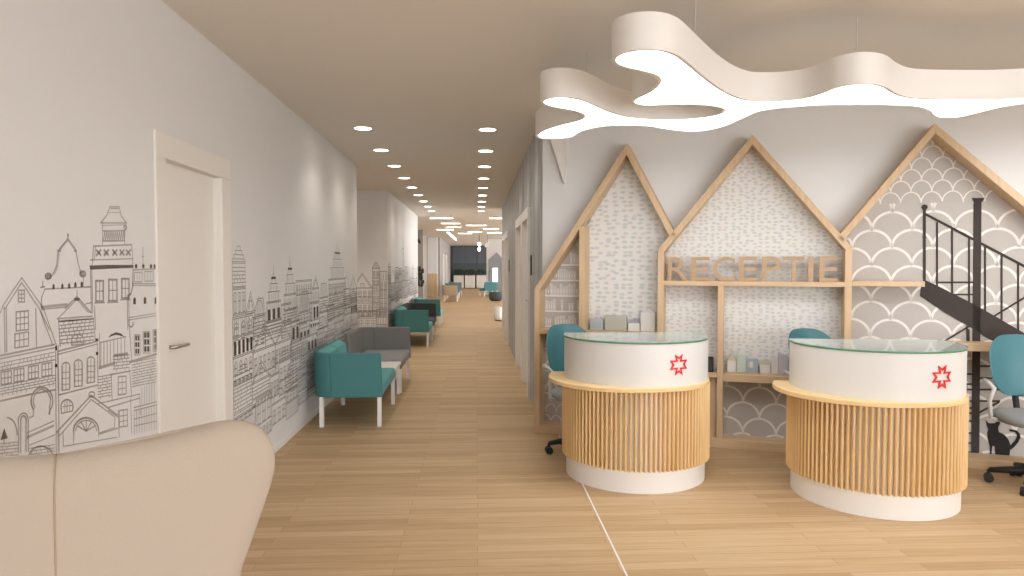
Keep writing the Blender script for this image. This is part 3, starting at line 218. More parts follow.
MURAL_FILLS=[[2.505,0.973,2.485,0.935,2.522,0.932],[2.808,1.231,2.82,1.23,2.82,1.221,2.808,1.222],[2.806,1.159,2.817,1.158,2.817,1.147,2.805,1.149],[2.905,1.682,2.915,1.683,2.909,1.659],[2.799,1.457,2.8,1.473,2.807,1.48,2.814,1.473,2.813,1.458],[2.856,1.456,2.857,1.473,2.865,1.48,2.872,1.472,2.871,1.457],[2.902,1.457,2.903,1.473,2.911,1.481,2.918,1.473,2.918,1.457],[2.946,1.46,2.947,1.477,2.955,1.484,2.963,1.476,2.963,1.46],[2.992,1.46,2.993,1.478,3.001,1.485,3.009,1.477,3.009,1.461],[2.945,1.416,2.982,1.415,2.982,1.403,2.945,1.405],[3.063,1.552,3.212,1.555,3.442,1.555,3.441,1.541,3.212,1.537,3.066,1.534],[3.459,1.538,3.455,1.553,3.469,1.562,3.482,1.553,3.477,1.538],[3.532,1.538,3.527,1.553,3.542,1.562,3.555,1.553,3.55,1.538],[3.612,1.538,3.608,1.553,3.623,1.562,3.637,1.553,3.632,1.538],[3.654,1.538,3.65,1.553,3.665,1.562,3.68,1.553,3.674,1.538],[3.435,1.363,3.436,1.389,3.449,1.397,3.46,1.388,3.459,1.361],[3.539,1.359,3.54,1.386,3.555,1.395,3.566,1.385,3.565,1.358],[3.655,1.353,3.656,1.381,3.671,1.39,3.684,1.38,3.683,1.351],[2.81,1.224,2.821,1.223,2.821,1.211,2.809,1.213],[2.805,1.159,2.819,1.157,2.819,1.143,2.804,1.146],[3.097,1.23,3.119,1.228,3.118,1.216,3.097,1.218],[3.099,1.17,3.117,1.168,3.116,1.154,3.098,1.156],[3.2,1.221,3.224,1.235,3.271,1.241,3.316,1.23,3.344,1.212,3.311,1.22,3.267,1.229,3.228,1.227],[3.449,1.207,3.465,1.206,3.464,1.181,3.448,1.183],[3.472,1.205,3.487,1.203,3.487,1.178,3.471,1.18],[3.448,1.175,3.464,1.173,3.463,1.149,3.447,1.15],[3.471,1.172,3.486,1.171,3.485,1.146,3.47,1.148],[3.447,1.143,3.463,1.141,3.462,1.116,3.446,1.118],[3.469,1.14,3.485,1.138,3.484,1.113,3.469,1.115],[3.539,1.214,3.562,1.212,3.561,1.185,3.538,1.187],[3.569,1.211,3.593,1.209,3.592,1.181,3.568,1.184],[3.537,1.179,3.561,1.177,3.56,1.149,3.537,1.152],[3.568,1.176,3.592,1.173,3.591,1.146,3.567,1.149],[3.536,1.144,3.56,1.141,3.559,1.114,3.535,1.117],[3.567,1.14,3.591,1.138,3.59,1.11,3.566,1.113],[3.643,1.213,3.65,1.213,3.649,1.185,3.642,1.186],[3.657,1.212,3.665,1.211,3.664,1.183,3.656,1.184],[3.641,1.177,3.649,1.177,3.648,1.149,3.64,1.15],[3.656,1.176,3.664,1.175,3.663,1.147,3.655,1.148],[3.64,1.141,3.647,1.14,3.646,1.113,3.639,1.113],[3.655,1.14,3.662,1.139,3.661,1.111,3.654,1.112]]

# ================================================================ room shell
struct(MB().box(-4, -4, -.1, 9, 49, 0).build('floor', M['floor']), 'light oak plank floor running down the corridor', 'floor')
struct(MB().box(-4, -4, H, 9, 49, H+.12).build('ceiling', M['ceil']), 'beige painted flat ceiling over corridor and reception', 'ceiling')
struct(MB().box(.742, -4, 0, .752, 6.2, .0015).build('trim_1', M['white']), 'thin pale joint strip running across the plank floor', 'trim')
DY0, DY1, DZ = 3.80, 4.60, 2.13
b = MB(); b.box(XL-.25, -4, 0, XL, DY0-.04, H); b.box(XL-.25, DY1+.04, 0, XL, 9.72, H); b.box(XL-.25, DY0-.04, DZ+.03, XL, DY1+.04, H)
struct(b.build('wall_left', M['wall']), 'long white left wall with a drawn city mural', 'wall')
b = MB(); b.box(-3.4, 9.72, 0, -3.2, 13, H); b.box(-3.2, 9.6, 0, XL-.25, 9.72, H); b.box(-3.4, 13, 0, XL, 19.6, H)
struct(b.build('wall_left_recess', M['wall']), 'white wall section beyond the recess on the left', 'wall')
b = MB(); b.box(-3.4, 27, 0, -2.12, 27.2, H); b.box(-3.6, 19.6, 0, -3.4, 27, H); b.box(-2.2, 34.5, 0, -1.86, 48, H); b.box(-2.6, 27.2, 0, -2.45, 34.5, H)
struct(b.build('wall_left_far', M['taupe']), 'taupe far left wall past the white corridor', 'wall')
struct(MB().box(-2.44, 34, 0, -1.97, 34.45, H).build('trim_2', M['wall']), 'pale square column at the far left of the corridor', 'column')
struct(MB().box(-2.445, 33.97, 0, -1.965, 34.46, 1.17).build('trim_3', M['oak']), 'oak cladding on the lower half of the far column', 'cladding')
RD = [(7.95, 9.12), (9.16, 10.55), (13.3, 14.6), (14.7, 16.1)]; b = MB(); y = 6.50
for a, c in RD: b.box(XR, y, 0, XR+.2, a+.06, H); b.box(XR, a+.06, 2.17, XR+.2, c-.06, H); y = c-.06
b.box(XR, y, 0, XR+.2, 17, H)
struct(b.build('wall_right', M['grey_wall']), 'grey panelled right corridor wall with white doors', 'wall')
struct(MB().box(-4, 48, 0, 4, 48.2, H).build('wall_back', M['mull']), 'far end wall behind the dark window', 'wall')
struct(MB().box(.5, 36, 0, 4, 36.2, H).build('wall_right_far', M['wall']), 'pale far right wall with a grey house shape', 'wall')
struct(MB().box(.022, .2, 0, 6.2, .4, H).build('wall_reception', M['wall'], None, ORG, PHI), 'warm white wall behind the reception desks', 'wall')
struct(MB().box(XL, -4.2, 0, .7, -4, H).build('wall_rear_light_block', M['wall']), 'unseen white wall behind the camera, added to block part of the world light', 'wall')  # added out of view; its width sets how much world light enters from behind
struct(MB().box(8.8, -4, 0, 9, 6, H).build('wall_side_light_block', M['wall']), 'unseen white wall at the far right, added to block world light from that side', 'wall')  # added out of view to narrow the opening for world light
# skirting along the left walls
struct(MB().box(XL, DY1+.18, 0, XL+.012, 9.72, .05).build('baseboard_left', M['white']), 'low white skirting along the left wall', 'baseboard')

# ---------------------------------------------------------------- left door
d = empty('door_1', (XL, (DY0+DY1)/2, 0)); struct(d, 'plain white door in the left wall beside the city mural', 'door')
cy = (DY0+DY1)/2
b = MB(); y0, y1 = DY0-.125-cy, DY1+.16-cy
b.box(-.1, y0, 0, .012, DY0-cy, DZ); b.box(-.1, DY1-cy, 0, .012, y1, DZ); b.box(-.1, y0, DZ, .012, y1, 2.265)
b.build('door_frame', M['doorw'], d, bevel=.006)
b = MB(); b.box(-.08, DY0-cy, .005, -.045, DY1-cy, DZ); b.build('door_leaf', M['doorw'], d)
b = MB(); hy = 3.86-cy; b.tube([(-.045, hy, 1.1), (.008, hy, 1.1), (.016, hy+.02, 1.1), (.016, hy+.17, 1.098)], .011, 8); b.lathe([(.026, 0), (.026, .01)], (0,0,0), 16)
n = len(b.v); b.v[n-32:] = [(-.045+z, hy+x, 1.1+y) for x, y, z in b.v[n-32:]]
b.build('door_handle', M['chrome'], d)
# ---------------------------------------------------------------- right-hand doors
def rdoor(idx, y0, y1, hz, label, hinge, mid=None):
    d = empty(f'door_{idx}', (XR, (y0+y1)/2, 0)); struct(d, label, 'door'); c = (y0+y1)/2; f = .11
    b = MB(); b.box(-.03, y0-c, 0, .14, y0-c+f, hz); b.box(-.03, y1-c-f, 0, .14, y1-c, hz); b.box(-.03, y0-c+f, hz-.12, .14, y1-c-f, hz)
    b.build('door_frame', M['frame'], d, bevel=.004)
    MB().box(.09, y0-c+f, .005, .13, y1-c-f, hz-.12).build('door_leaf', M['frame'], d)
    hy = (y0-c+f+.1) if hinge < 0 else (y1-c-f-.1); s = 1 if hinge < 0 else -1
    MB().tube([(.09, hy, 1.1), (.03, hy, 1.1), (.025, hy+.02*s, 1.1), (.025, hy+.15*s, 1.1)], .012, 8).build('door_handle', M['chrome'], d)
rdoor(2, 7.95, 9.12, 2.24, 'white door in grey wall nearest the oak house frames', 1)
rdoor(3, 9.16, 10.55, 2.24, 'white door in grey wall just past the nearest one', -1)
rdoor(4, 13.3, 14.6, 2.24, 'third white door along the grey right wall', 1)
rdoor(5, 14.7, 16.1, 2.24, 'last white door along the grey right wall', 1)
for i, (y, t) in enumerate(((7.74, 'beside the nearest door on the grey wall'), (10.78, 'past the second door on the grey wall'), (13.08, 'before the third door on the grey wall'))):
    r = empty('door_plate', (XR, y, 1.56)); tag(r, f'slim black door plate {t}', 'sign', 'black door plates')
    MB().box(-.014, -.03, -.115, 0, .03, .115).build('plate', M['black'], r, bevel=.003); MB().box(-.017, -.02, .05, -.014, .02, .09).build('panel', M['pot'], r)
# far left wall doors
for i, y in enumerate((37.5, 41.0)):
    d = empty(f'door_{6+i}', (-1.86, y, 0)); struct(d, ('white door on the far taupe wall nearer the column', 'white door on the far taupe wall nearer the window')[i], 'door')
    b = MB(); b.box(0, -.6, 0, .05, -.48, 2.2); b.box(0, .48, 0, .05, .6, 2.2); b.box(0, -.48, 2.08, .05, .48, 2.2); b.build('door_frame', M['white'], d); MB().box(0, -.48, 0, .02, .48, 2.08).build('door_leaf', M['doorw'], d)

# ---------------------------------------------------------------- far window, cabinets, plants
w = empty('window_1', (-.5, 47.98, 0)); struct(w, 'dark blinded window closing the far end of the corridor', 'window')
MB().box(-1.19, -.02, .92, 1.25, 0, 2.95).build('pane', M['win'], w)
b = MB()
for x in (-1.19, -.28, .5, 1.2): b.box(x-.03, -.06, .92, x+.03, -.02, 2.95)
b.box(-1.19, -.06, .9, 1.25, -.02, .96); b.box(-1.19, -.06, 2.88, 1.25, -.02, 2.95); b.build('window_frame', M['mull'], w)
b = MB()
for x0, x1 in ((-1.16, -.31), (-.25, .47), (.53, 1.17)):
    for k in range(18): b.box(x0, -.05, 1.75+k*.062, x1, -.035, 1.75+k*.062+.04)
b.build('blind', M['blind'], w)
for i, (x0, x1) in enumerate(((-1.62, -.92), (-.84, -.14), (-.06, .64))):
    t = ('left', 'middle', 'right')[i]
    c = empty('cabinet', ((x0+x1)/2, 47.3, 0)); tag(c, f'low white cabinet under the dark far window, {t} of three', 'cabinet', 'white cabinets under the far window'); hw = (x1-x0)/2
    MB().box(-hw, 0, .04, hw, .45, .9).build('body', M['white'], c); MB().box(-hw+.02, -.02, .06, hw-.02, 0, .88).build('door', M['doorw'], c)
    MB().box(-hw+.05, .02, 0, hw-.05, .43, .04).build('plinth', M['pot'], c)
    rr = random.Random(i); p = empty('potted_plant', ((x0+x1)/2, 47.5, .9)); tag(p, f'dark bushy plant in a trough on the {t} white cabinet', 'plant', 'plants on the far cabinets')
    MB().box(-.25, -.09, 0, .25, .09, .12).build('pot', M['pot'], p)
    b = MB()
    for k in range(34):
        x, y = rr.uniform(-.24, .24), rr.uniform(-.07, .07); a = rr.uniform(0, 6.28); h = rr.uniform(.2, .42); l = rr.uniform(.06, .14)
        q = [Vector((x, y, .1)), Vector((x+cos(a)*l*.4-.03, y+sin(a)*l*.2, .1+h*.6)), Vector((x+cos(a)*l, y+sin(a)*l*.4, .1+h)), Vector((x+cos(a)*l*.4+.03, y+.02, .1+h*.55))]
        b.add(q, [(0,1,2,3)])
    b.build('foliage', M['leaf'], p)
# far right niche: house shape with a lit screen
r = empty('house_wall_panel', (.98, 36, 0)); tag(r, 'grey house shaped panel on the far right wall', 'wall panel')
MB().prism([(-.37, 0), (.34, 0), (.34, 1.95), (.06, 2.27), (-.37, 1.87)], -.04, 0, 'y').build('panel', M['house_grey'], r)
r = empty('lit_screen', (.95, 35.96, .72)); tag(r, 'bright upright screen on the grey house panel', 'screen')
MB().box(-.13, -.03, 0, .13, -.015, .72).build('display', M['screen'], r); MB().box(-.14, -.015, -.01, .14, 0, .73).build('case', M['white'], r)
# hanging plant and spotlight on the taupe wall, far left
p = empty('wall_planter', (-2.3, 26.98, 1.0)); tag(p, 'dark trailing plant hung on the taupe wall past the mural', 'plant')
MB().prism([(-.12, .1), (.12, .1), (.15, .3), (-.15, .3)], -.16, 0, 'y').build('pot', M['pot'], p)
b = MB(); rr = random.Random(8)
for k in range(60):
    x, z = rr.uniform(-.2, .2), rr.uniform(-.22, .5); q = Vector((x, -rr.uniform(.05, .2), z)); e = Vector((rr.uniform(-.08, .08), -.03, rr.uniform(-.1, .1))); f = Vector((-e.z, 0, e.x))*.6
    b.add([q-e, q+f, q+e, q-f], [(0,1,2,3)])
b.build('foliage', M['leaf'], p)
r = empty('wall_spotlight', (-2.3, 26.98, 2.55)); tag(r, 'small black spotlight on the taupe wall above the plant', 'spotlight')
MB().box(-.05, -.05, -.05, .05, 0, .05).build('mount', M['black'], r); MB().tube([(0, -.05, 0), (.02, -.12, -.03), (.09, -.2, -.1)], .035, 10).build('lamp_head', M['black'], r)

# ================================================================ ceiling lights
def make_downlight():
    r = empty('downlight', (0,0,0))
    MB().loft([[(rad*cos(2*pi*k/28), rad*sin(2*pi*k/28), z) for k in range(28)] for rad, z in ((.105, 0), (.105, -.006), (.088, -.008), (.086, -.003))], False).build('trim_ring', M['white'], r)
    MB().lathe([(.086, -.003), (.086, -.0045)], (0,0,0), 28).build('lens', M['lens'], r)
    return r
proto = None; spot_data = bpy.data.lights.new('downlight_beam', 'SPOT'); spot_data.energy = SPOT_W; spot_data.spot_size = radians(125); spot_data.spot_blend = .7; spot_data.shadow_soft_size = .07; spot_data.color = (1, .93, .84)
for side, x in (('left', -1.17), ('right', .11)):
    for i in range(9):
        if proto is None: o = proto = make_downlight()
        else: o = copy_tree(proto)
        o.location = (x, 7.15 + 1.325*i, H)
        tag(o, f'round recessed downlight, {ORD[i]} in the {side} ceiling row', 'downlight', f'{side} row of round downlights')
o = copy_tree(proto); o.location = (-2.5, 11.2, H); tag(o, 'unseen added downlight that brightens the recess behind the mural wall', 'downlight')  # invented fixture, hidden from the camera by the mural wall
l = bpy.data.objects.new('downlight_beam', spot_data.copy()); l.data.energy = 40; COL.objects.link(l); l.location = (-2.5, 11.2, H-.03)  # added beam with no visible source, lifts the wall end beyond the recess
for side, x in (('left', -1.17), ('right', .11)):
    for i in range(9):
        l = bpy.data.objects.new('downlight_beam', spot_data); COL.objects.link(l); l.location = (x, 7.15 + 1.325*i, H-.03)
bar_names = ['nearest bar at the left', 'second bar from the left front', 'bar above the corridor middle left', 'farther bar at the left edge', 'bar in the middle of the field', 'bar right of the middle', 'short bar behind the middle one', 'far bar near the long diagonal', 'farther bar at the right edge', 'nearest bar at the right edge']
def light_bar(p, q, label):
    p, q = Vector(p), Vector(q); m = (p+q)/2; L = (q-p).length/2; r = empty('light_bar', (m.x, m.y, 2.86), atan2(q.y-p.y, q.x-p.x)); tag(r, label, 'light', 'slim light bars on the far ceiling')
    MB().box(-L, -.05, .01, L, .05, .05).build('housing', M['white'], r); MB().box(-L+.01, -.045, 0, L-.01, .045, .01).build('lens', M['lens_bar'], r)
    for x in (-L*.8, L*.8): MB().tube([(x, 0, .05), (x, 0, H-2.86)], .006, 6).build('wire', M['chrome'], r)
for (x0, x1, y), t in zip(BARS, bar_names): light_bar((x0, y), (x1, y), f'slim glowing white ceiling bar, {t}')
light_bar(DIAG[0], DIAG[1], 'long glowing ceiling bar running toward the far window')
r = empty('cluster_pendant', (.1, 31, 2.3)); tag(r, 'small hanging cluster of bright lamps before the far window', 'lamp')
MB().ball((0, 0, .24), .08, 12).build('globe', M['lens_bar'], r); MB().ball((0, 0, .02), .065, 12, 1.6).build('globe', M['lens_bar'], r)
MB().tube([(0, 0, .31), (0, 0, H-2.3)], .012, 6).build('cord', M['black'], r)
MB().box(.25, -.12, .1, .5, .12, .3).build('lamp_shade', M['silver'], r); MB().tube([(.375, 0, .3), (.375, 0, H-2.3)], .01, 6).build('cord', M['black'], r)
for x, y in ((-.6, 22.5), (.3, 24.5), (-.9, 28), (.4, 30), (-.6, 38)):
    l = bpy.data.lights.new('bar_light', 'AREA'); l.shape = 'RECTANGLE'; l.size = .8; l.size_y = .15; l.energy = 5.5; l.color = (1, .95, .88)
    o = bpy.data.objects.new('bar_light', l); COL.objects.link(o); o.location = (x, y, 2.84)

# ================================================================ big organic pendant
LAMP = [(0.44,5.01),(0.5,5.11),(0.63,5.09),(0.7,5.03),(0.74,4.82),(0.84,4.66),(0.99,4.60),(1.17,4.63),(1.34,4.73),(1.5,4.79),(1.62,4.73),(1.69,4.56),(1.71,4.33),(1.73,4.16),(1.8,4.07),(1.9,4.02),(2.04,3.97),(2.26,3.95),(2.48,3.95),(2.63,3.98),(2.76,4.07),(2.87,4.19),(2.97,4.26),(3.07,4.24),(3.11,4.11),(3.14,3.95),(3.24,3.86),
 (3.5,3.84),(3.75,3.95),(3.9,4.2),(4.1,4.32),(4.3,4.2),(4.3,3.95),(4.15,3.75),(4.1,3.5),(4.25,3.25),(4.2,3.0),(3.95,2.95),(3.75,3.1),(3.7,3.4),(3.5,3.62),(3.3,3.7),
 (3.09,3.75),(2.93,3.79),(2.75,3.80),(2.55,3.80),(2.42,3.77),(2.29,3.68),(2.16,3.56),(2.06,3.51),(1.98,3.52),(1.92,3.59),(1.9,3.71),(1.86,3.82),(1.77,3.88),(1.66,3.90),(1.56,3.89),(1.42,3.78),(1.26,3.59),(1.11,3.38),(0.98,3.19),(0.89,3.07),(0.8,3.01),(0.7,3.02),(0.64,3.09),(0.64,3.18),(0.7,3.26),(0.8,3.32),(0.89,3.39),(0.94,3.49),(0.955,3.62),(0.94,3.76),(0.905,3.88),(0.92,3.98),(1.0,4.03),(1.12,4.01),(1.27,3.99),(1.43,4.04),(1.51,4.13),(1.52,4.24),(1.45,4.34),(1.3,4.41),(1.13,4.41),(0.96,4.35),(0.83,4.23),(0.71,4.07),(0.61,3.94),(0.5,3.87),(0.42,3.89),(0.38,3.97),(0.42,4.06),(0.51,4.13),(0.61,4.2),(0.67,4.29),(0.69,4.39),(0.65,4.5),(0.55,4.65),(0.47,4.82)]
def smooth_loop(P, k=4):
    out = []; n = len(P)
    for i in range(n):
        p0, p1, p2, p3 = (Vector(P[(i+j) % n]) for j in (-1, 0, 1, 2))
        for j in range(k):
            t = j/k; out.append(.5*((2*p1) + (p2-p0)*t + (2*p0-5*p1+4*p2-p3)*t*t + (3*p1-p0-3*p2+p3)*t**3))
    return out
def offset_loop(P, d):
    n = len(P); out = []
    for i in range(n):
        t = (P[(i+1) % n] - P[i-1]).normalized(); out.append(P[i] + Vector((-t.y, t.x))*d)
    return out
lamp = empty('pendant_lamp', (1.8, 4.0, 2.5)); tag(lamp, 'large white branching pendant lamp with glowing underside over the desks', 'lamp')
LP = [p - Vector((1.8, 4.0)) for p in smooth_loop(LAMP)]
area = sum(LP[i].x*LP[(i+1) % len(LP)].y - LP[(i+1) % len(LP)].x*LP[i].y for i in range(len(LP)))
sg = 1 if area > 0 else -1
OUT = offset_loop(LP, -.012*sg); INN = offset_loop(LP, .007*sg); T = .165
def flat_poly(loop, z):
    bm = bmesh.new(); vs = [bm.verts.new((p.x, p.y, z)) for p in loop]; es = [bm.edges.new((vs[i], vs[(i+1) % len(vs)])) for i in range(len(vs))]
    bmesh.ops.triangle_fill(bm, use_beauty=True, use_dissolve=False, edges=es); bm.verts.index_update()
    r = ([tuple(v.co) for v in bm.verts], [tuple(v.index for v in f.verts) for f in bm.faces]); bm.free(); return r
b = MB(); n = len(LP)
ring = lambda L, z: [(p.x, p.y, z) for p in L]
b.loft([ring(INN, .02), ring(INN, 0), ring(OUT, 0), ring(OUT, T)], False, True); b.add(*flat_poly(OUT, T))
o = b.build('lamp_body', M['white'], lamp)
m_ = o.modifiers.new('edges', 'EDGE_SPLIT'); m_.split_angle = radians(50)
MB().add(*flat_poly(INN, .012)).build('diffuser', M['diff'], lamp)
for x, y in ((.73, 4.55), (1.06, 3.3), (2.17, 3.84), (3.2, 3.8), (4.15, 4.1)):
    MB().tube([(x-1.8, y-4.0, T), (x-1.8, y-4.0, H-2.5)], .0022, 6).build('wire', M['silver'], lamp)

# ================================================================ oak house shelving on the reception wall
unit = empty('house_shelf_unit', ORG, PHI); tag(unit, 'oak shelf unit of four gabled house outlines behind the reception desks', 'shelf')
D = .2; BW = .052
def offs(pl, w):
    pl = [Vector(p) for p in pl]; res = []
    for i, p in enumerate(pl):
        ns = []
        if i > 0: t = (p-pl[i-1]).normalized(); ns.append(Vector((t.y, -t.x)))
        if i < len(pl)-1: t = (pl[i+1]-p).normalized(); ns.append(Vector((t.y, -t.x)))
        if len(ns) == 1: res.append(p + ns[0]*w)
        else: m = (ns[0]+ns[1]); m.normalize(); res.append(p + m*(w/m.dot(ns[0])))
    return res
def gable(name_list, pl, y0=0):
    inn = offs(pl, BW)
    for i, nm in enumerate(name_list):
        MB().prism([pl[i], pl[i+1], tuple(inn[i+1]), tuple(inn[i])], y0, D, 'y').build(nm, M['oak'], unit, bevel=.003, seg=1)
    return [tuple(p) for p in inn]
G1 = [(0, .08), (0, 1.338), (.848, 2.628), (1.272, 1.815)]
G2 = [(1.12, .08), (1.12, 1.69), (1.886, 2.64), (2.648, 1.70), (2.648, .08)]
G3 = [(2.535, 1.775), (3.206, 2.643), (4.45, 1.41), (4.45, .08)]
i1 = gable(['post', 'roof_beam', 'roof_beam'], G1); i2 = gable(['post', 'roof_beam', 'roof_beam', 'post'], G2); i3 = gable(['roof_beam', 'roof_beam', 'post'], G3)
MB().box(.421, 0, .965, .478, D, 1.91).build('post', M['oak'], unit, bevel=.003, seg=1)
MB().box(1.622, 0, .08, 1.672, D, 1.38).build('post', M['oak'], unit, bevel=.003, seg=1)
def shelf(s0, s1, z0, z1, y0=0): MB().box(s0, y0, z0, s1, D, z1).build('shelf', M['oakx'], unit, bevel=.003, seg=1)
shelf(.052, 1.12, .925, .965); shelf(1.172, 2.596, 1.38, 1.422); shelf(2.648, 3.16, 1.388, 1.43); shelf(1.672, 2.596, .572, .638, -.004); shelf(1.172, 1.622, .60, .64); shelf(3.3, 4.398, .90, .96)
MB().box(0, 0, 0, 4.45, D, .08).build('base_board', M['oakx'], unit, bevel=.003, seg=1)
MB().box(1.172, .05, .08, 1.622, .08, .60).build('infill_panel', M['panel_oak'], unit)
YB = D - .014
def panel(poly, m): return MB().prism(poly, YB, D-.002, 'y').build('back_panel', m, unit)
def inside(p, poly):
    c = False; n = len(poly); j = n-1
    for i in range(n):
        (x1, y1), (x2, y2) = poly[i], poly[j]
        if (y1 > p[1]) != (y2 > p[1]) and p[0] < (x2-x1)*(p[1]-y1)/(y2-y1)+x1: c = not c
        j = i
    return c
def scales(par, poly, P, row, s0, z0, lw, tall=1.0):
    b = MB(); y = YB - .0015; xs = [p[0] for p in poly]; zs = [p[1] for p in poly]; r = P/2
    j0 = int((min(zs)-z0)/row)-3
    for j in range(j0, int((max(zs)-z0)/row)+2):
        for i in range(int((min(xs)-s0)/P)-2, int((max(xs)-s0)/P)+2):
            cx = s0 + i*P + (j % 2)*P/2; cz = z0 + j*row; N = 20
            a0 = 0
            pts = [(cos(pi*k/N), sin(pi*k/N)) for k in range(N+1)]
            for (c1, s1), (c2, s2) in zip(pts[:-1], pts[1:]):
                q = [(cx+(r+lw/2)*c1, cz+(r*tall+lw/2)*s1), (cx+(r+lw/2)*c2, cz+(r*tall+lw/2)*s2), (cx+(r-lw/2)*c2, cz+(r*tall-lw/2)*s2), (cx+(r-lw/2)*c1, cz+(r*tall-lw/2)*s1)]
                if inside(((q[0][0]+q[2][0])/2, (q[0][1]+q[2][1])/2), poly): b.add([(p[0], y, p[1]) for p in q], [(0,1,2,3)])
    b.build('scale_pattern', M['scale_ln'], par)
# small left house: drawn bookcases above, tall scales below
bp_ = [(.052, .965), (.421, .965), (.421, 1.90), (.052, 1.33)]; pn = panel(bp_, M['scale_bg']); b1 = MB(); b2 = MB(); rr = random.Random(3); z = .985
def flat(b, x0, z0, x1, z1, d=.0015):
    q = [(x0, z0), (x1, z0), (x1, z1), (x0, z1)]
    if inside(((x0+x1)/2, z1), bp_): b.add([(x, YB-d, zz) for x, zz in q], [(0,1,2,3)])
while z < 1.85:
    x = .056
    while x < .415:
        w = rr.uniform(.012, .028)
        if rr.random() < .85: flat(b1, x, z, min(x+w, .419), z+rr.uniform(.065, .112)); flat(b2, x+w*.35, z+.02, x+w*.65, z+.055, .002)
        else: w *= 1.6
        x += w + .004
    flat(b2, .053, z-.012, .42, z, .002); z += .145
b1.build('book_pattern', M['book'], pn); b2.build('shelf_line_pattern', M['scale_ln'], pn)
lo = [(.052, .08), (1.12, .08), (1.12, .925), (.052, .925)]; scales(panel(lo, M['scale_bg']), lo, .105, .105, .06, .06, .010, 1.5)
panel([(.478, .965), (1.12, .965), (1.12, 1.69), (1.235, 1.84), (.848, 2.56), (.478, 2.0)], M['dash'])
panel([(1.172, 1.422), (2.596, 1.422), (2.596, 1.70), (1.886, 2.58), (1.172, 1.70)], M['dash_s'])
panel([(1.672, .638), (2.596, .638), (2.596, 1.38), (1.672, 1.38)], M['dash_s']); panel([(1.172, .64), (1.622, .64), (1.622, 1.38), (1.172, 1.38)], M['dash_s'])
lo = [(1.672, .08), (2.596, .08), (2.596, .572), (1.672, .572)]; scales(panel(lo, M['scale_bg']), lo, .27, .135, 1.70, .10, .018)
ZB = 2.05
hi_ = [(2.76, ZB), (3.80, ZB), (3.206, 2.59)]; scales(panel(hi_, M['scale_bg']), hi_, .145, .09, 2.80, ZB, .010, 1.24)
lo3 = [(2.648, .08), (4.4, .08), (4.4, 1.44), (3.80, ZB), (2.76, ZB), (2.648, 1.88)]; scales(panel(lo3, M['scale_bg']), lo3, .29, .145, 2.67, .10, .020)

# spiral stair silhouette and cat on the mural
def cap(p, z0=-.02): return p
r = empty('stair_decal', wp(3.2, YB, 0), PHI); tag(r, 'dark spiral staircase silhouette on the grey scale wallpaper', 'wall decal')
yy = -.006
for nm, poly in zip(('stringer', 'column', 'column_cap'), STAIR_POLYS):
    poly = [(x-3.2, max(z, .08)) for x, z in poly]; poly = [p for p in poly if p[0] < 1.29]
    MB().prism(poly, yy, -.0025, 'y').build(nm, M['sil'], r)
def lines_mb(L):
    b = MB()
    for (a0, a1), (c0, c1), w in L:
        p, q = Vector((a0-3.2, max(a1, .08))), Vector((c0-3.2, max(c1, .08)))
        if p.x > 1.28: continue
        if q.x > 1.28: q = p + (q-p)*((1.28-p.x)/(q.x-p.x))
        t = (q-p).normalized(); nrm = Vector((-t.y, t.x))*w/2
        b.prism([tuple(p-nrm), tuple(q-nrm), tuple(q+nrm), tuple(p+nrm)], yy+.0008, -.0025, 'y')
    return b
lines_mb(STAIR_LINES[:1]).build('newel_post', M['sil'], r); lines_mb(STAIR_LINES[1:2]).build('handrail', M['sil'], r)
for q in STAIR_LINES[2:10]: lines_mb([q]).build('baluster', M['sil'], r)
for q in STAIR_LINES[10:]:
    if len(lines_mb([q]).v): lines_mb([q]).build('tread', M['sil'], r)
for (x, z), rad in STAIR_BALLS: MB().prism([(x-3.2+rad*cos(k*pi/8), z+rad*sin(k*pi/8)) for k in range(16)], yy-.0005, -.0025, 'y').build('finial', M['sil'], r)
r = empty('cat_decal', wp(3.8, YB, 0), PHI); tag(r, 'black sitting cat silhouette low on the wallpaper under the staircase', 'wall decal')
b = MB(); b.prism([(x-3.8, z+.02) for x, z in CAT], yy, -.0025, 'y'); b.build('body', M['cat'], r)
b = MB(); tp = [Vector((x-3.8, z+.02)) for x, z in CAT_TAIL]
for k in range(len(tp)-1):
    t = (tp[k+1]-tp[k]).normalized(); nr = Vector((-t.y, t.x))*(.013-.0008*k); e = t*.004
    b.prism([tuple(tp[k]-nr-e), tuple(tp[k+1]-nr+e), tuple(tp[k+1]+nr+e), tuple(tp[k]+nr-e)], yy+.001, -.0025, 'y')
b.build('tail', M['cat'], r)

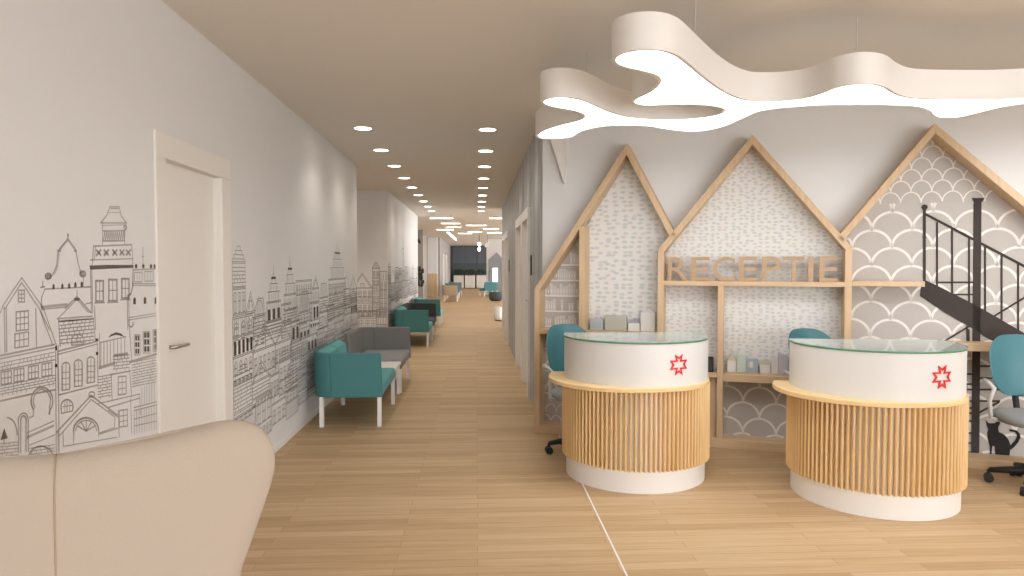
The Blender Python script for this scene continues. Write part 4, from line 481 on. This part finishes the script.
# letters on the shelf
fc = bpy.data.curves.new('letter_font', 'FONT'); fc.size = 1; fc.offset = .004; fc.extrude = .05; fo = bpy.data.objects.new('letter_font', fc); COL.objects.link(fo)
dg = bpy.context.evaluated_depsgraph_get()
words = ['first letter of the word, an R', 'second letter of the word, an E', 'third letter of the word, a C', 'fourth letter of the word, an E', 'fifth letter of the word, a P', 'sixth letter of the word, a T', 'seventh letter of the word, an I', 'last letter of the word, an E']
for (ch, s0, s1), lab in zip(LETTERS, words):
    fc.body = ch; dg.update(); me = bpy.data.meshes.new_from_object(fo.evaluated_get(dg)); me.materials.clear(); me.materials.append(M['letter'])
    xs = [v.co.x for v in me.vertices]; ys = [v.co.y for v in me.vertices]; zs = [v.co.z for v in me.vertices]
    for v in me.vertices:
        x, y, z = v.co; v.co = ((x-min(xs))/(max(xs)-min(xs))*(s1-s0) - (s1-s0)/2, (max(zs)-z)/(max(zs)-min(zs))*.045, (y-min(ys))/(max(ys)-min(ys))*.205)
    me.update(); o = bpy.data.objects.new('wooden_letter', me); COL.objects.link(o); o.location = wp((s0+s1)/2, .05, 1.4225); o.rotation_euler = (0, 0, PHI)
    bmm = bmesh.new(); bmm.from_mesh(me); bmesh.ops.recalc_face_normals(bmm, faces=bmm.faces); bmm.to_mesh(me); bmm.free()
    tag(o, f'wooden letter standing on the middle shelf, {lab}', 'letter', 'wooden letters spelling RECEPTIE')
bpy.data.objects.remove(fo)

# little painted houses on the shelves
toy = {k: mat('toy_'+k, c, .7) for k, c in dict(lilac='#c3bcc4', teal='#a9b8bd', sage='#b9b8aa', white='#e2deda', slate='#a3a3b0', khaki='#cfc9ab', mint='#c3cfc4', bluegrey='#aab4bf', pink='#d9d0d2', mauve='#c5c0c6').items()}
def toy_house(s0, s1, z, h, body, roof, shape, label, win=None, cat='toy house'):
    r = empty('toy_house', wp((s0+s1)/2, .12, z), PHI); tag(r, label, cat, 'little painted houses on the oak shelves'); w = (s1-s0)/2
    hb = h*.62 if shape == 'gable' else (h*.8 if shape in ('tall', 'slant') else h)
    MB().box(-w, 0, 0, w, .04, hb).build('body', toy[body], r, bevel=.002)
    if shape in ('gable', 'tall'): MB().prism([(-w-.004, hb), (w+.004, hb), (0, h)], -.002, .042, 'y').build('roof', toy[roof], r)
    elif shape == 'slant': MB().prism([(-w, hb), (w, hb), (-w, h)], 0, .04, 'y').build('roof', toy[roof], r)
    else: MB().box(-w*.94, .002, hb, w*.94, .038, hb+.008).build('roof', toy[roof], r)
    if win: MB().box(-w*.45, -.004, hb*.4, w*.15, 0, hb*.85).build('window', toy[win], r)
toy_house(0.499, 0.62, .965, .125, 'teal', 'lilac', 'gable', 'grey blue toy house with lilac roof, first on the left shelf')
toy_house(0.635, 0.834, .965, .125, 'sage', 'sage', 'flat', 'wide flat sage block on the left shelf')
toy_house(0.847, 0.951, .965, .115, 'white', 'slate', 'gable', 'small white toy house with dark slate roof on left shelf')
toy_house(0.959, 1.087, .965, .21, 'white', 'pink', 'tall', 'tall pale toy house at the right end of the left shelf')
toy_house(1.702, 1.775, .638, .158, 'white', 'khaki', 'gable', 'white toy house with olive roof at left of the low shelf')
toy_house(1.779, 1.856, .638, .149, 'mint', 'mint', 'flat', 'mint flat topped block on the low shelf')
toy_house(1.858, 1.953, .638, .113, 'bluegrey', 'bluegrey', 'flat', 'blue grey toy house with pale window on the low shelf', 'white')
toy_house(1.969, 2.052, .638, .122, 'white', 'khaki', 'gable', 'white toy house with khaki roof right of the blue grey one')
toy_house(2.057, 2.111, .638, .13, 'pink', 'pink', 'flat', 'narrow pinkish block on the low shelf')
toy_house(2.113, 2.19, .638, .189, 'mauve', 'mauve', 'slant', 'mauve slant roofed house at right of the low shelf')
r = empty('speaker', wp(1.56, .03, .6405), PHI); tag(r, 'small black box on the oak shelf beside the left desk', 'speaker')
MB().box(-.03, 0, 0, .03, .09, .125).build('body', M['black'], r, bevel=.006); MB().box(-.022, -.004, .012, .022, 0, .11).build('grille', M['pot'], r)
# pale triangle modelled as a flat solid on the wall under the pendant tip
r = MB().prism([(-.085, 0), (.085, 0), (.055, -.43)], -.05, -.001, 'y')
tag(r.build('wall_wedge', M['white'], None, wp(.19, .2, 2.745), PHI), 'pale pointed triangular wedge on the wall left of the house peaks', 'wall ornament')  # unclear pale triangle, ornament only assumed

# ================================================================ reception desks
def desk(cx, cy, label, star_ang, rot):
    r = empty('reception_desk', (cx, cy, 0), rot); tag(r, label, 'desk', 'round slatted reception desks')
    A0, A1 = radians(-200), radians(20); NN = 72; ang = [A0+(A1-A0)*k/NN for k in range(NN+1)]   # opens to the staff side
    def shell(ro, ri, z0, z1):
        b = MB(); prof = [(ro, z0), (ro, z1), (ri, z1), (ri, z0)]
        return b.loft([[(p*cos(a), p*sin(a), z) for p, z in prof] for a in ang], True, False)
    def smooth_shell(ro, ri, z0, z1, nm, m):
        o = shell(ro, ri, z0, z1).build(nm, m, r); 
        for p in o.data.polygons: p.use_smooth = True
        q = o.modifiers.new('edges', 'EDGE_SPLIT'); q.split_angle = radians(40); return o
    smooth_shell(.512, .47, 0, .19, 'plinth', M['white'])
    smooth_shell(.515, .475, .19, .70, 'core', M['white'])
    b = MB(); NS = 62
    for k in range(NS):
        a = A0 + (A1-A0)*(k+.5)/NS; h = .5*(A1-A0)/NS*.62
        p = [(.514*cos(a-h), .514*sin(a-h)), (.538*cos(a-h*.75), .538*sin(a-h*.75)), (.544*cos(a-h*.2), .544*sin(a-h*.2)), (.544*cos(a+h*.2), .544*sin(a+h*.2)), (.538*cos(a+h*.75), .538*sin(a+h*.75)), (.514*cos(a+h), .514*sin(a+h))]
        b.prism(p, .155, .70)
    b.build('slat_cladding', M['slat'], r)
    # ledge that swells out on the left, also the worktop
    def ledge_r(a): return .538 + .105*max(0, cos(a-radians(186)))**1.3 + .022*max(0, cos(a-radians(250)))
    pl = [(ledge_r(a)*cos(a), ledge_r(a)*sin(a)) for a in ang]
    o = MB().prism(pl, .70, .732).build('worktop', M['ledge'], r, bevel=.006)
    smooth_shell(.528, .50, .732, 1.022, 'counter_band', M['band'])
    gl = [(.53*cos(a), .53*sin(a)) for a in ang]; MB().prism(gl, 1.024, 1.036).build('glass_top', M['glass'], r)
    ge = MB().loft([[(p*cos(a), p*sin(a), z) for p, z in ((.5325, 1.0235), (.5325, 1.0365), (.5305, 1.0365), (.5305, 1.0235))] for a in ang], True, True)
    ge.build('glass_edge', M['glass_edge'], r)
    # red eight-pointed star outline, bent round the band
    b = MB(); R_ = .071; pts = []; pin = []
    base = [(-.43, 1), (0, .72), (.43, 1), (.32, .44), (1, .44), (.7, 0), (1, -.44), (.32, -.44), (.43, -1), (0, -.72), (-.43, -1), (-.32, -.44), (-1, -.44), (-.7, 0), (-1, .44), (-.32, .44)]
    n = len(base)
    base = [Vector(p) for p in base]
    inn = []
    for i in range(n):
        t1 = (base[i]-base[i-1]).normalized(); t2 = (base[(i+1) % n]-base[i]).normalized(); n1 = Vector((t1.y, -t1.x)); n2 = Vector((t2.y, -t2.x)); m = (n1+n2).normalized(); inn.append(base[i] + m*min(.17/max(m.dot(n1), .3), .3))
    def onb(p, dr): a = star_ang - rot + p.x*R_/.528; return ((.528+dr)*cos(a), (.528+dr)*sin(a), .88+p.y*R_)
    for i in range(n):
        j = (i+1) % n; q = [base[i], base[j], inn[j], inn[i]]
        vs = [onb(p, .0015) for p in q] + [onb(p, .006) for p in q]
        b.add(vs, [(0,1,2,3), (7,6,5,4), (0,4,5,1), (1,5,6,2), (2,6,7,3), (3,7,4,0)])
    o = b.build('star_emblem', M['red'], r); o['label'] = 'red star outline emblem'
    return r
desk(1.182, 5.052, 'left round reception desk with red star, near the corridor', radians(-90+20.5), 0)
desk(2.683, 4.481, 'right round reception desk with red star, under the staircase mural', radians(-90+13), radians(-8))

# ================================================================ office chairs
def make_office_chair():
    r = empty('office_chair', (0,0,0))
    # backrest: curved rounded shell, faces -y
    b = MB(); NU, NV = 14, 12; ft = []; bk = []
    for j in range(NV+1):
        v = j/NV; z = .60 + .45*v; e = abs(2*v-1)
        hw = .245*(1-e**3.2*.55)*(.86+.14*v)
        rf = []; rb = []
        for i in range(NU+1):
            u = 2*i/NU-1; x = hw*u; y = .21 - .09*u*u*(hw/.24)**2 + .05*(v-.3)**2*1.5 + .05*v
            rf.append((x, y, z)); rb.append((x, y+.028*(1-.5*abs(u)**4), z))
        ft.append(rf); bk.append(rb)
    rings = [ft[j] + bk[j][::-1] for j in range(NV+1)]
    b.loft(rings, True, True); b.build('backrest', M['teal_chair'], r, sub=1)
    b = MB(); sh = lambda z, k: [(.235*k*(abs(cos(t))**.6)*(1 if cos(t) >= 0 else -1), .02+.225*k*(abs(sin(t))**.6)*(1 if sin(t) >= 0 else -1), z) for t in [2*pi*i/28 for i in range(28)]]
    b.loft([sh(.445, .85), sh(.455, .97), sh(.48, 1), sh(.51, .96), sh(.52, .8)], True, True); b.build('seat', M['greyf_l'], r)
    MB().tube([(0, .1, .44), (0, .25, .46), (0, .29, .58), (0, .28, .75)], .022, 8).build('back_support', M['black'], r)
    for s in (-1, 1): MB().tube([(s*.19, .05, .45), (s*.27, .04, .47), (s*.285, .03, .6), (s*.28, -.02, .69), (s*.27, .08, .715), (s*.25, .19, .72)], .014, 8).build('armrest', M['silver'], r)
    MB().lathe([(.03, .1), (.03, .3), (.022, .3), (.022, .44)], (0,0,0), 16).build('gas_column', M['black'], r); MB().box(-.1, -.1, .42, .1, .12, .45).build('mechanism', M['black'], r, bevel=.01)
    for k in range(5):
        a = 2*pi*k/5 + .3; c, s_ = cos(a), sin(a)
        lg = MB().tube([(0, 0, .11), (c*.14, s_*.14, .105), (c*.27, s_*.27, .085)], [.034, .026, .018], 8).build('leg', M['black'], r)
        b = MB()
        for q in (-.02, .02):
            ctr = Vector((c*.27 - s_*q, s_*.27 + c*q, .03)); ax = Vector((-s_, c, 0)); e1 = Vector((c, s_, 0)); e2 = Vector((0,0,1))
            b.loft([[tuple(ctr + ax*h + (e1*cos(t) + e2*sin(t))*.03) for t in [2*pi*i/16 for i in range(16)]] for h in (-.011, .011)], True, False)
        b.tube([(c*.27, s_*.27, .03), (c*.27, s_*.27, .09)], .012, 8); b.build('caster', M['black'], lg)
    return r
oc = make_office_chair(); oc.location = (.86, 5.60, 0); oc.rotation_euler = (0, 0, radians(24)); tag(oc, 'teal office chair behind the left reception desk', 'chair', 'teal office chairs')
o2 = copy_tree(oc); o2.location = (2.70, 5.09, 0); o2.rotation_euler = (0, 0, radians(14)); tag(o2, 'teal office chair tucked behind the right reception desk', 'chair', 'teal office chairs')
o3 = copy_tree(oc); o3.location = (3.90, 4.54, 0); o3.rotation_euler = (0, 0, radians(-14)); tag(o3, 'teal office chair with grey seat right of the right desk', 'chair', 'teal office chairs')

# ================================================================ waiting-area sofas along the left wall
def sofa(x, y, L, far_arm, shell, seat, label, group=None, name='armchair', rot=0, cushions=2):
    r = empty(name, (x, y, 0), rot); tag(r, label, 'armchair', group); W = .672; t = .05; rc = .16
    Y = (lambda v: L-v) if far_arm else (lambda v: v)
    path = [(t/2, L-.01)] + [(t/2, rc+.05)] + [(t/2+rc-rc*cos(q), t/2+rc-rc*sin(q)) for q in [radians(9*k) for k in range(0, 11)]]
    def wall_sweep(pts, z0, z1a, z1b):
        b = MB(); rings = []
        for i, p in enumerate(pts):
            p = Vector(p); d_ = (Vector(pts[min(i+1, len(pts)-1)]) - Vector(pts[max(i-1, 0)])).normalized(); nr = Vector((-d_.y, d_.x))*t/2
            z1 = z1a + (z1b-z1a)*i/(len(pts)-1)
            a, c = p-nr, p+nr; sl = -.015
            rings.append([(a.x, Y(a.y), z0), (c.x, Y(c.y), z0), (c.x+sl, Y(c.y), z1), (a.x+sl, Y(a.y), z1)])
        return b.loft(rings, True, False)
    wall_sweep(path, .285, .725, .715).build('backrest', M[shell], r, bevel=.012)
    wall_sweep([path[-1], (W*.6, t/2), (W, t/2)], .285, .715, .71).build('armrest', M[shell], r, bevel=.012)
    b = MB(); y0, y1 = sorted((Y(t+.005), Y(L-.01))); b.box(t+.01, y0, .285, W-.005, y1, .41); b.build('seat', M[seat], r, bevel=.03, seg=3)
    for k in range(cushions):
        c0 = y0 + .02 + (y1-y0-.04)*k/cushions; c1 = c0 + (y1-y0-.04)/cushions - .012
        MB().prism([(t, .41), (t+.11, .41), (t+.075, .70), (t-.01, .735)], c0, c1, 'y').build('back_cushion', M[seat], r, bevel=.02, seg=3)
    for lx, ly in ((.09, .03), (W-.03, .03), (.09, L-.05), (W-.03, L-.05)):
        MB().box(lx-.019, ly-.019, 0, lx+.019, ly+.019, .29).build('leg', M['white'], r)
    return r
XS = -1.585
sofa(XS, 6.59, 1.13, False, 'teal', 'teal_l', 'nearest teal armchair seat with white legs against the mural', 'corridor waiting seats')
def side_table(x, y, w, l, label, rot=0):
    r = empty('side_table', (x, y, 0), rot); tag(r, label, 'table')
    MB().box(0, 0, .355, w, l, .39).build('tabletop', M['white'], r, bevel=.004)
    for a in (.03, w-.03):
        for c in (.03, l-.03): MB().box(a-.017, c-.017, 0, a+.017, c+.017, .356).build('leg', M['white'], r)
    return r
side_table(XS+.03, 7.735, .63, .59, 'low white side table between the teal and grey seats')
sofa(XS, 8.335, 1.12, True, 'greyf', 'greyf_l', 'grey corner armchair facing the nearest teal seat', 'corridor waiting seats', cushions=0)
sofa(XS, 13.05, 1.13, False, 'teal', 'teal_l', 'second teal armchair seat, just past the recess', 'corridor waiting seats')
sofa(XS, 14.4, 1.1, True, 'char', 'char', 'charcoal corner armchair between two teal seats', 'corridor waiting seats', cushions=0)
side_table(XS+.03, 14.2, .6, .18, 'narrow white table beside the charcoal armchair')
sofa(XS, 17.2, 1.13, False, 'teal', 'teal_l', 'third teal armchair seat at the end of the white wall', 'corridor waiting seats')
b = MB(); b.ball((0, 0, 0), .16, 14, .55)
tag(b.build('cushion', M['yellow'], None, (-1.22, 17.6, .50)), 'small yellow cushion on the third teal seat', 'cushion')
sofa(-1.5, 29.4, 1.2, False, 'beige', 'teal_l', 'beige armchair with white legs far down the corridor', 'far lounge seats')
sofa(-1.5, 32.2, 1.2, False, 'teal', 'teal_l', 'teal armchair behind the beige one in the far lounge', 'far lounge seats')
sofa(-1.45, 35.0, 1.2, False, 'greyf', 'greyf_l', 'grey armchair farthest along the left of the lounge', 'far lounge seats')
r = sofa(1.1, 35.1, .8, False, 'teal', 'teal_l', 'teal armchair below the lit screen at far right', 'far lounge seats', rot=radians(115), cushions=1)
def pouf(name, c, rx, h, m, label):
    r = empty(name, c); tag(r, label, 'pouf')
    b = MB(); b.lathe([(rx*.8, .03), (rx*.96, .06), (rx, h*.4), (rx, h*.75), (rx*.94, h*.93), (rx*.75, h), (.02, h*1.01)], (0,0,0), 28); b.build('seat', m, r)
    MB().lathe([(rx*.7, 0), (rx*.7, .03)], (0,0,0), 24).build('base', M['pot'], r)
pouf('pouf', (.83, 30.3, 0), .3, .4, M['char'], 'dark grey round pouf at the far right of the corridor')
pouf('pouf', (.60, 19.3, 0), .13, .40, M['white'], 'white round stool at the end of the grey right wall')

# ================================================================ cream wing chair in the foreground
TH = radians(26); wc = empty('wing_chair', (-.8397+.085*sin(TH), 1.4-.085*cos(TH), 0), TH); tag(wc, 'large cream upholstered high back chair seen from behind, front left', 'chair')
def outline_w(z):           # half width of the back at height z
    K = [(.16, .30), (.40, .31), (.62, .315), (.75, .318), (.852, .335), (.95, .372), (1.036, .405), (1.085, .418), (1.11, .419), (1.14, .413), (1.165, .401), (1.185, .384), (1.198, .36), (1.204, .335), (1.2075, .30)]
    for (z0, w0), (z1, w1) in zip(K[:-1], K[1:]):
        if z0 <= z <= z1: return w0 + (w1-w0)*(z-z0)/(z1-z0)
    return K[-1][1]
b = MB(); rings = []; N = 48
zs = [.16, .2, .3, .45, .6, .7, .8, .88, .95, 1.0, 1.05, 1.085, 1.115, 1.14, 1.16, 1.175, 1.186, 1.194, 1.2, 1.204, 1.2065, 1.2075]
for z in zs:
    w = outline_w(z); tt = .055*min(1, sqrt(max(0, 1-((z-1.115)/.0925)**2)) if z > 1.115 else 1); tt = max(tt, .004)
    ring_ = []
    for k in range(N):
        a = 2*pi*k/N; c, s_ = cos(a), sin(a); ex = .35
        x = w*abs(c)**ex*(1 if c >= 0 else -1); dy = tt*abs(s_)**.6*(1 if s_ >= 0 else -1)
        zz = z - .03*(1-min(1, abs(x)/.30)**1.5)*max(0, (z-.9)/.3)
        ring_.append((x, .07 + dy +    .03*(x/.42)**2, zz))
    rings.append(ring_)
b.loft(rings, True, True); wb = b.build('backrest', M['cream'], wc)
sp = []
for k in range(24):
    z = .2 + (1.2074-.2)*sin(pi/2*k/23); sp.append((0, .07-.0552 if z < 1.115 else .0698-.055*sqrt(max(0, 1-((z-1.115)/.0925)**2)), z - .03*max(0, (z-.9)/.3)))
MB().tube(sp, .0022, 6).build('seam', M['seam'], wb)
for s in (-1, 1):
    b = MB(); rings = []
    for k, (y, zt, zb, xo) in enumerate(((.10, .92, .2, .255), (.22, .78, .2, .27), (.36, .68, .2, .285), (.52, .62, .2, .29), (.66, .60, .2, .29), (.70, .56, .24, .29))):
        t = .05 if k < 5 else .03
        rings.append([(s*(xo-t), y, zb), (s*(xo+t), y, zb), (s*(xo+t), y, (zb+zt)/2), (s*(xo+t*.8), y, zt-.02), (s*xo, y, zt), (s*(xo-t*.8), y, zt-.02), (s*(xo-t), y, (zb+zt)/2)])
    b.loft(rings, True, True).build('wing', M['cream'], wc)
MB().box(-.24, .10, .2, .24, .68, .36).build('seat_base', M['cream'], wc, bevel=.02); MB().box(-.235, .12, .362, .235, .70, .47).build('seat_cushion', M['cream'], wc, bevel=.035, seg=3)
for x, y in ((-.22, .1), (.22, .1), (-.22, .62), (.22, .62)): MB().tube([(x*1.05, y, 0), (x, y, .2)], [.014, .024], 10).build('leg', M['oak'], wc)

# ================================================================ line-drawn city mural
def ribbons(b, pts, w, put, d=.0016):
    for (p, q) in zip(pts[:-1], pts[1:]):
        p, q = Vector(p), Vector(q)
        if (q-p).length < 1e-5: continue
        t = (q-p).normalized(); n = Vector((-t.y, t.x))*w/2; e = t*w*.3
        b.add([put(v, d) for v in (p-n-e, q-n+e, q+n+e, p+n-e)], [(0,1,2,3)])
def mural(b, f, m):
    n = len(b.f); b.add(f.v, f.f); o = b.build('city_mural', m); o.data.materials.append(M['ink_dark'])
    dk = set(tuple(round(c, 4) for c in f.v[i]) for fc in f.f for i in fc)
    for p in o.data.polygons:
        if all(tuple(round(c, 4) for c in o.data.vertices[i].co) in dk for i in p.vertices): p.material_index = 1
    return o
put_left = lambda v, d: (XL+d, v.x, v.y)
b = MB(); f = MB()
for w, L in MURAL_LINES:
    pts = [(min(L[i], DY0-.127), L[i+1]) for i in range(0, len(L), 2)]
    ribbons(b, pts, .0055*w, put_left)
for L in MURAL_FILLS:
    vs = [(min(L[i], DY0-.127), L[i+1]) for i in range(0, len(L), 2)]; f.add([put_left(Vector(v), .002) for v in vs], [tuple(range(len(vs)))])
# continuation below and behind the wing chair
rr = random.Random(11)
def facade(b, f, x0, x1, z0, z1, put, w, rr, style=None, wy=1.0):
    """one drawn house: walls, roof, windows, brick courses"""
    W_ = x1-x0; Hh = z1-z0; st = style or rr.choice(['gable', 'flat', 'mansard', 'step', 'gable', 'dome', 'flat'])
    body = z1 - min(Hh*.45, W_*rr.uniform(.5, .9)) if st in ('gable', 'mansard', 'dome', 'spire') else z1
    if st == 'spire': body = z0 + Hh*.45
    L = lambda *p: ribbons(b, p, w, put)
    L((x0, z0), (x0, body), (x1, body), (x1, z0)); L((x0-.01, body+.012), (x1+.01, body+.012)); c = (x0+x1)/2
    if st == 'gable': L((x0-.02, body), (c, z1), (x1+.02, body)); L((x0+.02, body+.01), (c, z1-.035), (x1-.02, body+.01)); L((c-.03, body+.03), (c-.03, body+.09), (c+.03, body+.09), (c+.03, body+.03))
    elif st == 'mansard': L((x0, body), (x0+W_*.2, z1), (x1-W_*.2, z1), (x1, body)); [L((x0+W_*(.2+.12*k), body), (x0+W_*(.25+.11*k), z1)) for k in range(6)]
    elif st == 'dome':
        L(*[(c+W_*.42*cos(radians(180-15*k)), body+(z1-body)*.8*sin(radians(15*k))) for k in range(13)]); L((c, body+(z1-body)*.8), (c, z1))
    elif st == 'step':
        for k in range(4): L((x0+W_*k/8, z1+k*.03), (x0+W_*k/8, z1+(k+1)*.03), (x1-W_*k/8, z1+(k+1)*.03), (x1-W_*k/8, z1+k*.03))
    elif st == 'spire':
        a, bb = body, z1; w1 = W_*.36
        for k, fr_ in enumerate((.30, .52, .68)):
            zt = body + (z1-body)*fr_; L((c-w1, a), (c-w1, zt), (c+w1, zt), (c+w1, a)); L((c-w1*1.15, zt), (c+w1*1.15, zt))
            n_ = max(2, int(w1*2/.05)); [L((c-w1+2*w1*(i+.5)/n_, a+.02), (c-w1+2*w1*(i+.5)/n_, zt-.02)) for i in range(n_)]
            a = zt; w1 *= .66
        f.add([put(Vector(v), .002) for v in ((c-w1*1.4, a-.012), (c+w1*1.4, a-.012), (c+w1*1.4, a+.008), (c-w1*1.4, a+.008))], [(0,1,2,3)])
        L((c-w1, a), (c, z1-.06), (c+w1, a)); L((c, z1-.07), (c, z1))
    # storeys
    z = body - .03
    while z > z0 + .05:
        hh = min(rr.uniform(.08, .17), z - z0 - .01); k = rr.random()
        if k < .6:
            n_ = max(2, int(W_/rr.uniform(.07, .12))); dark = rr.random() < .13; ar = rr.random() < .5
            for i in range(n_):
                a0 = x0 + W_*(i+.22)/n_; a1 = x0 + W_*(i+.78)/n_
                if dark: f.add([put(Vector(v), .002) for v in ((a0, z-hh), (a1, z-hh), (a1, z-.02), (a0, z-.02))], [(0,1,2,3)])
                else:
                    L((a0, z-hh), (a0, z-.02), ((a0+a1)/2, z+.005 if ar else z-.02), (a1, z-.02), (a1, z-hh), (a0, z-hh)); L(((a0+a1)/2, z-hh), ((a0+a1)/2, z-.02)); L((a0, z-hh*.5), (a1, z-hh*.5))
        elif k < .85:
            zz = z; row = 0
            while zz > z-hh:
                L((x0, zz), (x1, zz)); n_ = int(W_/.06)
                for i in range(n_):
                    if rr.random() < .7: xx = x0 + W_*(i+(.5 if row % 2 else .1))/n_; L((xx, zz), (xx, zz-.025))
                zz -= .027; row += 1
        else:
            n_ = int(W_/.04); [L((x0+W_*(i+.5)/n_, z), (x0+W_*(i+.5)/n_, z-hh)) for i in range(n_)]
        z -= hh + .022; L((x0, z+.014), (x1, z+.014))
        if rr.random() < .35: L((x0, z+.004), (x1, z+.004))
for x0, x1, z1 in ((1.9, 2.38, 1.7), (1.4, 1.88, 1.9), (.9, 1.38, 1.6)): facade(b, f, x0, x1, .25, z1, put_left, .006, rr)
o = mural(b, f, M['ink']); tag(o, 'line drawing of old town houses on the wall left of the door', 'mural')
b = MB(); f = MB(); rr = random.Random(5); LW = .006
sky = [(4.80, 5.06, 1.57, 'step'), (5.08, 5.26, 1.36, 'gable'), (5.28, 5.52, 1.30, 'mansard'), (5.55, 5.95, 1.55, 'spire'), (6.05, 6.45, 1.64, 'spire'), (6.45, 7.05, 1.40, 'flat'), (7.1, 7.35, 1.45, 'gable'), (7.4, 7.8, 1.36, 'mansard'), (7.85, 8.85, 1.86, 'spire'), (8.7, 9.1, 1.45, 'dome'), (9.12, 9.68, 1.42, 'gable')]
for x0, x1, z1, st in sky: facade(b, f, x0, x1, 1.0, z1, put_left, LW, rr, st)
for zt, zb, step in ((1.24, .9, .36), (1.02, .66, .44), (.8, .46, .34), (.58, .24, .4)):
    x = 4.79
    while x < 9.6:
        x1 = min(x + step*rr.uniform(.7, 1.3), 9.69); facade(b, f, x, x1, zb + rr.uniform(-.05, .05), zt + rr.uniform(-.1, .08), put_left, LW, rr); x = x1 + .01
o = mural(b, f, M['ink_far']); tag(o, 'line drawing of towers and houses on the wall right of the door', 'mural')
b = MB(); f = MB(); put_ret = lambda v, d: (v.x, 13-d, v.y)
for x0, x1, z1, st in ((-2.75, -2.36, 1.2, 'flat'), (-2.34, -1.98, 1.42, 'gable'), (-1.97, -1.84, 1.5, 'step'), (-1.83, -1.7, 1.44, 'flat')): facade(b, f, x0, x1, .6, z1, put_ret, .008, rr, st)
for x0, x1, z1 in ((-2.7, -2.25, .75), (-2.24, -1.9, .7), (-1.89, -1.7, .72)): facade(b, f, x0, x1, .3, z1, put_ret, .008, rr, 'flat')
o = mural(b, f, M['ink_far']); tag(o, 'line drawn house gable on the wall end facing the camera beyond the recess', 'mural')
b = MB(); f = MB(); x = 13.05
k = 0
while x < 19.3:
    x1 = min(x + rr.uniform(.4, .9), 19.5); facade(b, f, x, x1, .8, 1.45 + (.75 if k == 4 else .1*rr.random()), put_left, .012, rr, 'spire' if k == 4 else None); facade(b, f, x, x1, .3, .95, put_left, .012, rr); x = x1 + .02; k += 1
o = mural(b, f, M['ink_far']); tag(o, 'faint city line drawing on the far white wall past the recess', 'mural')
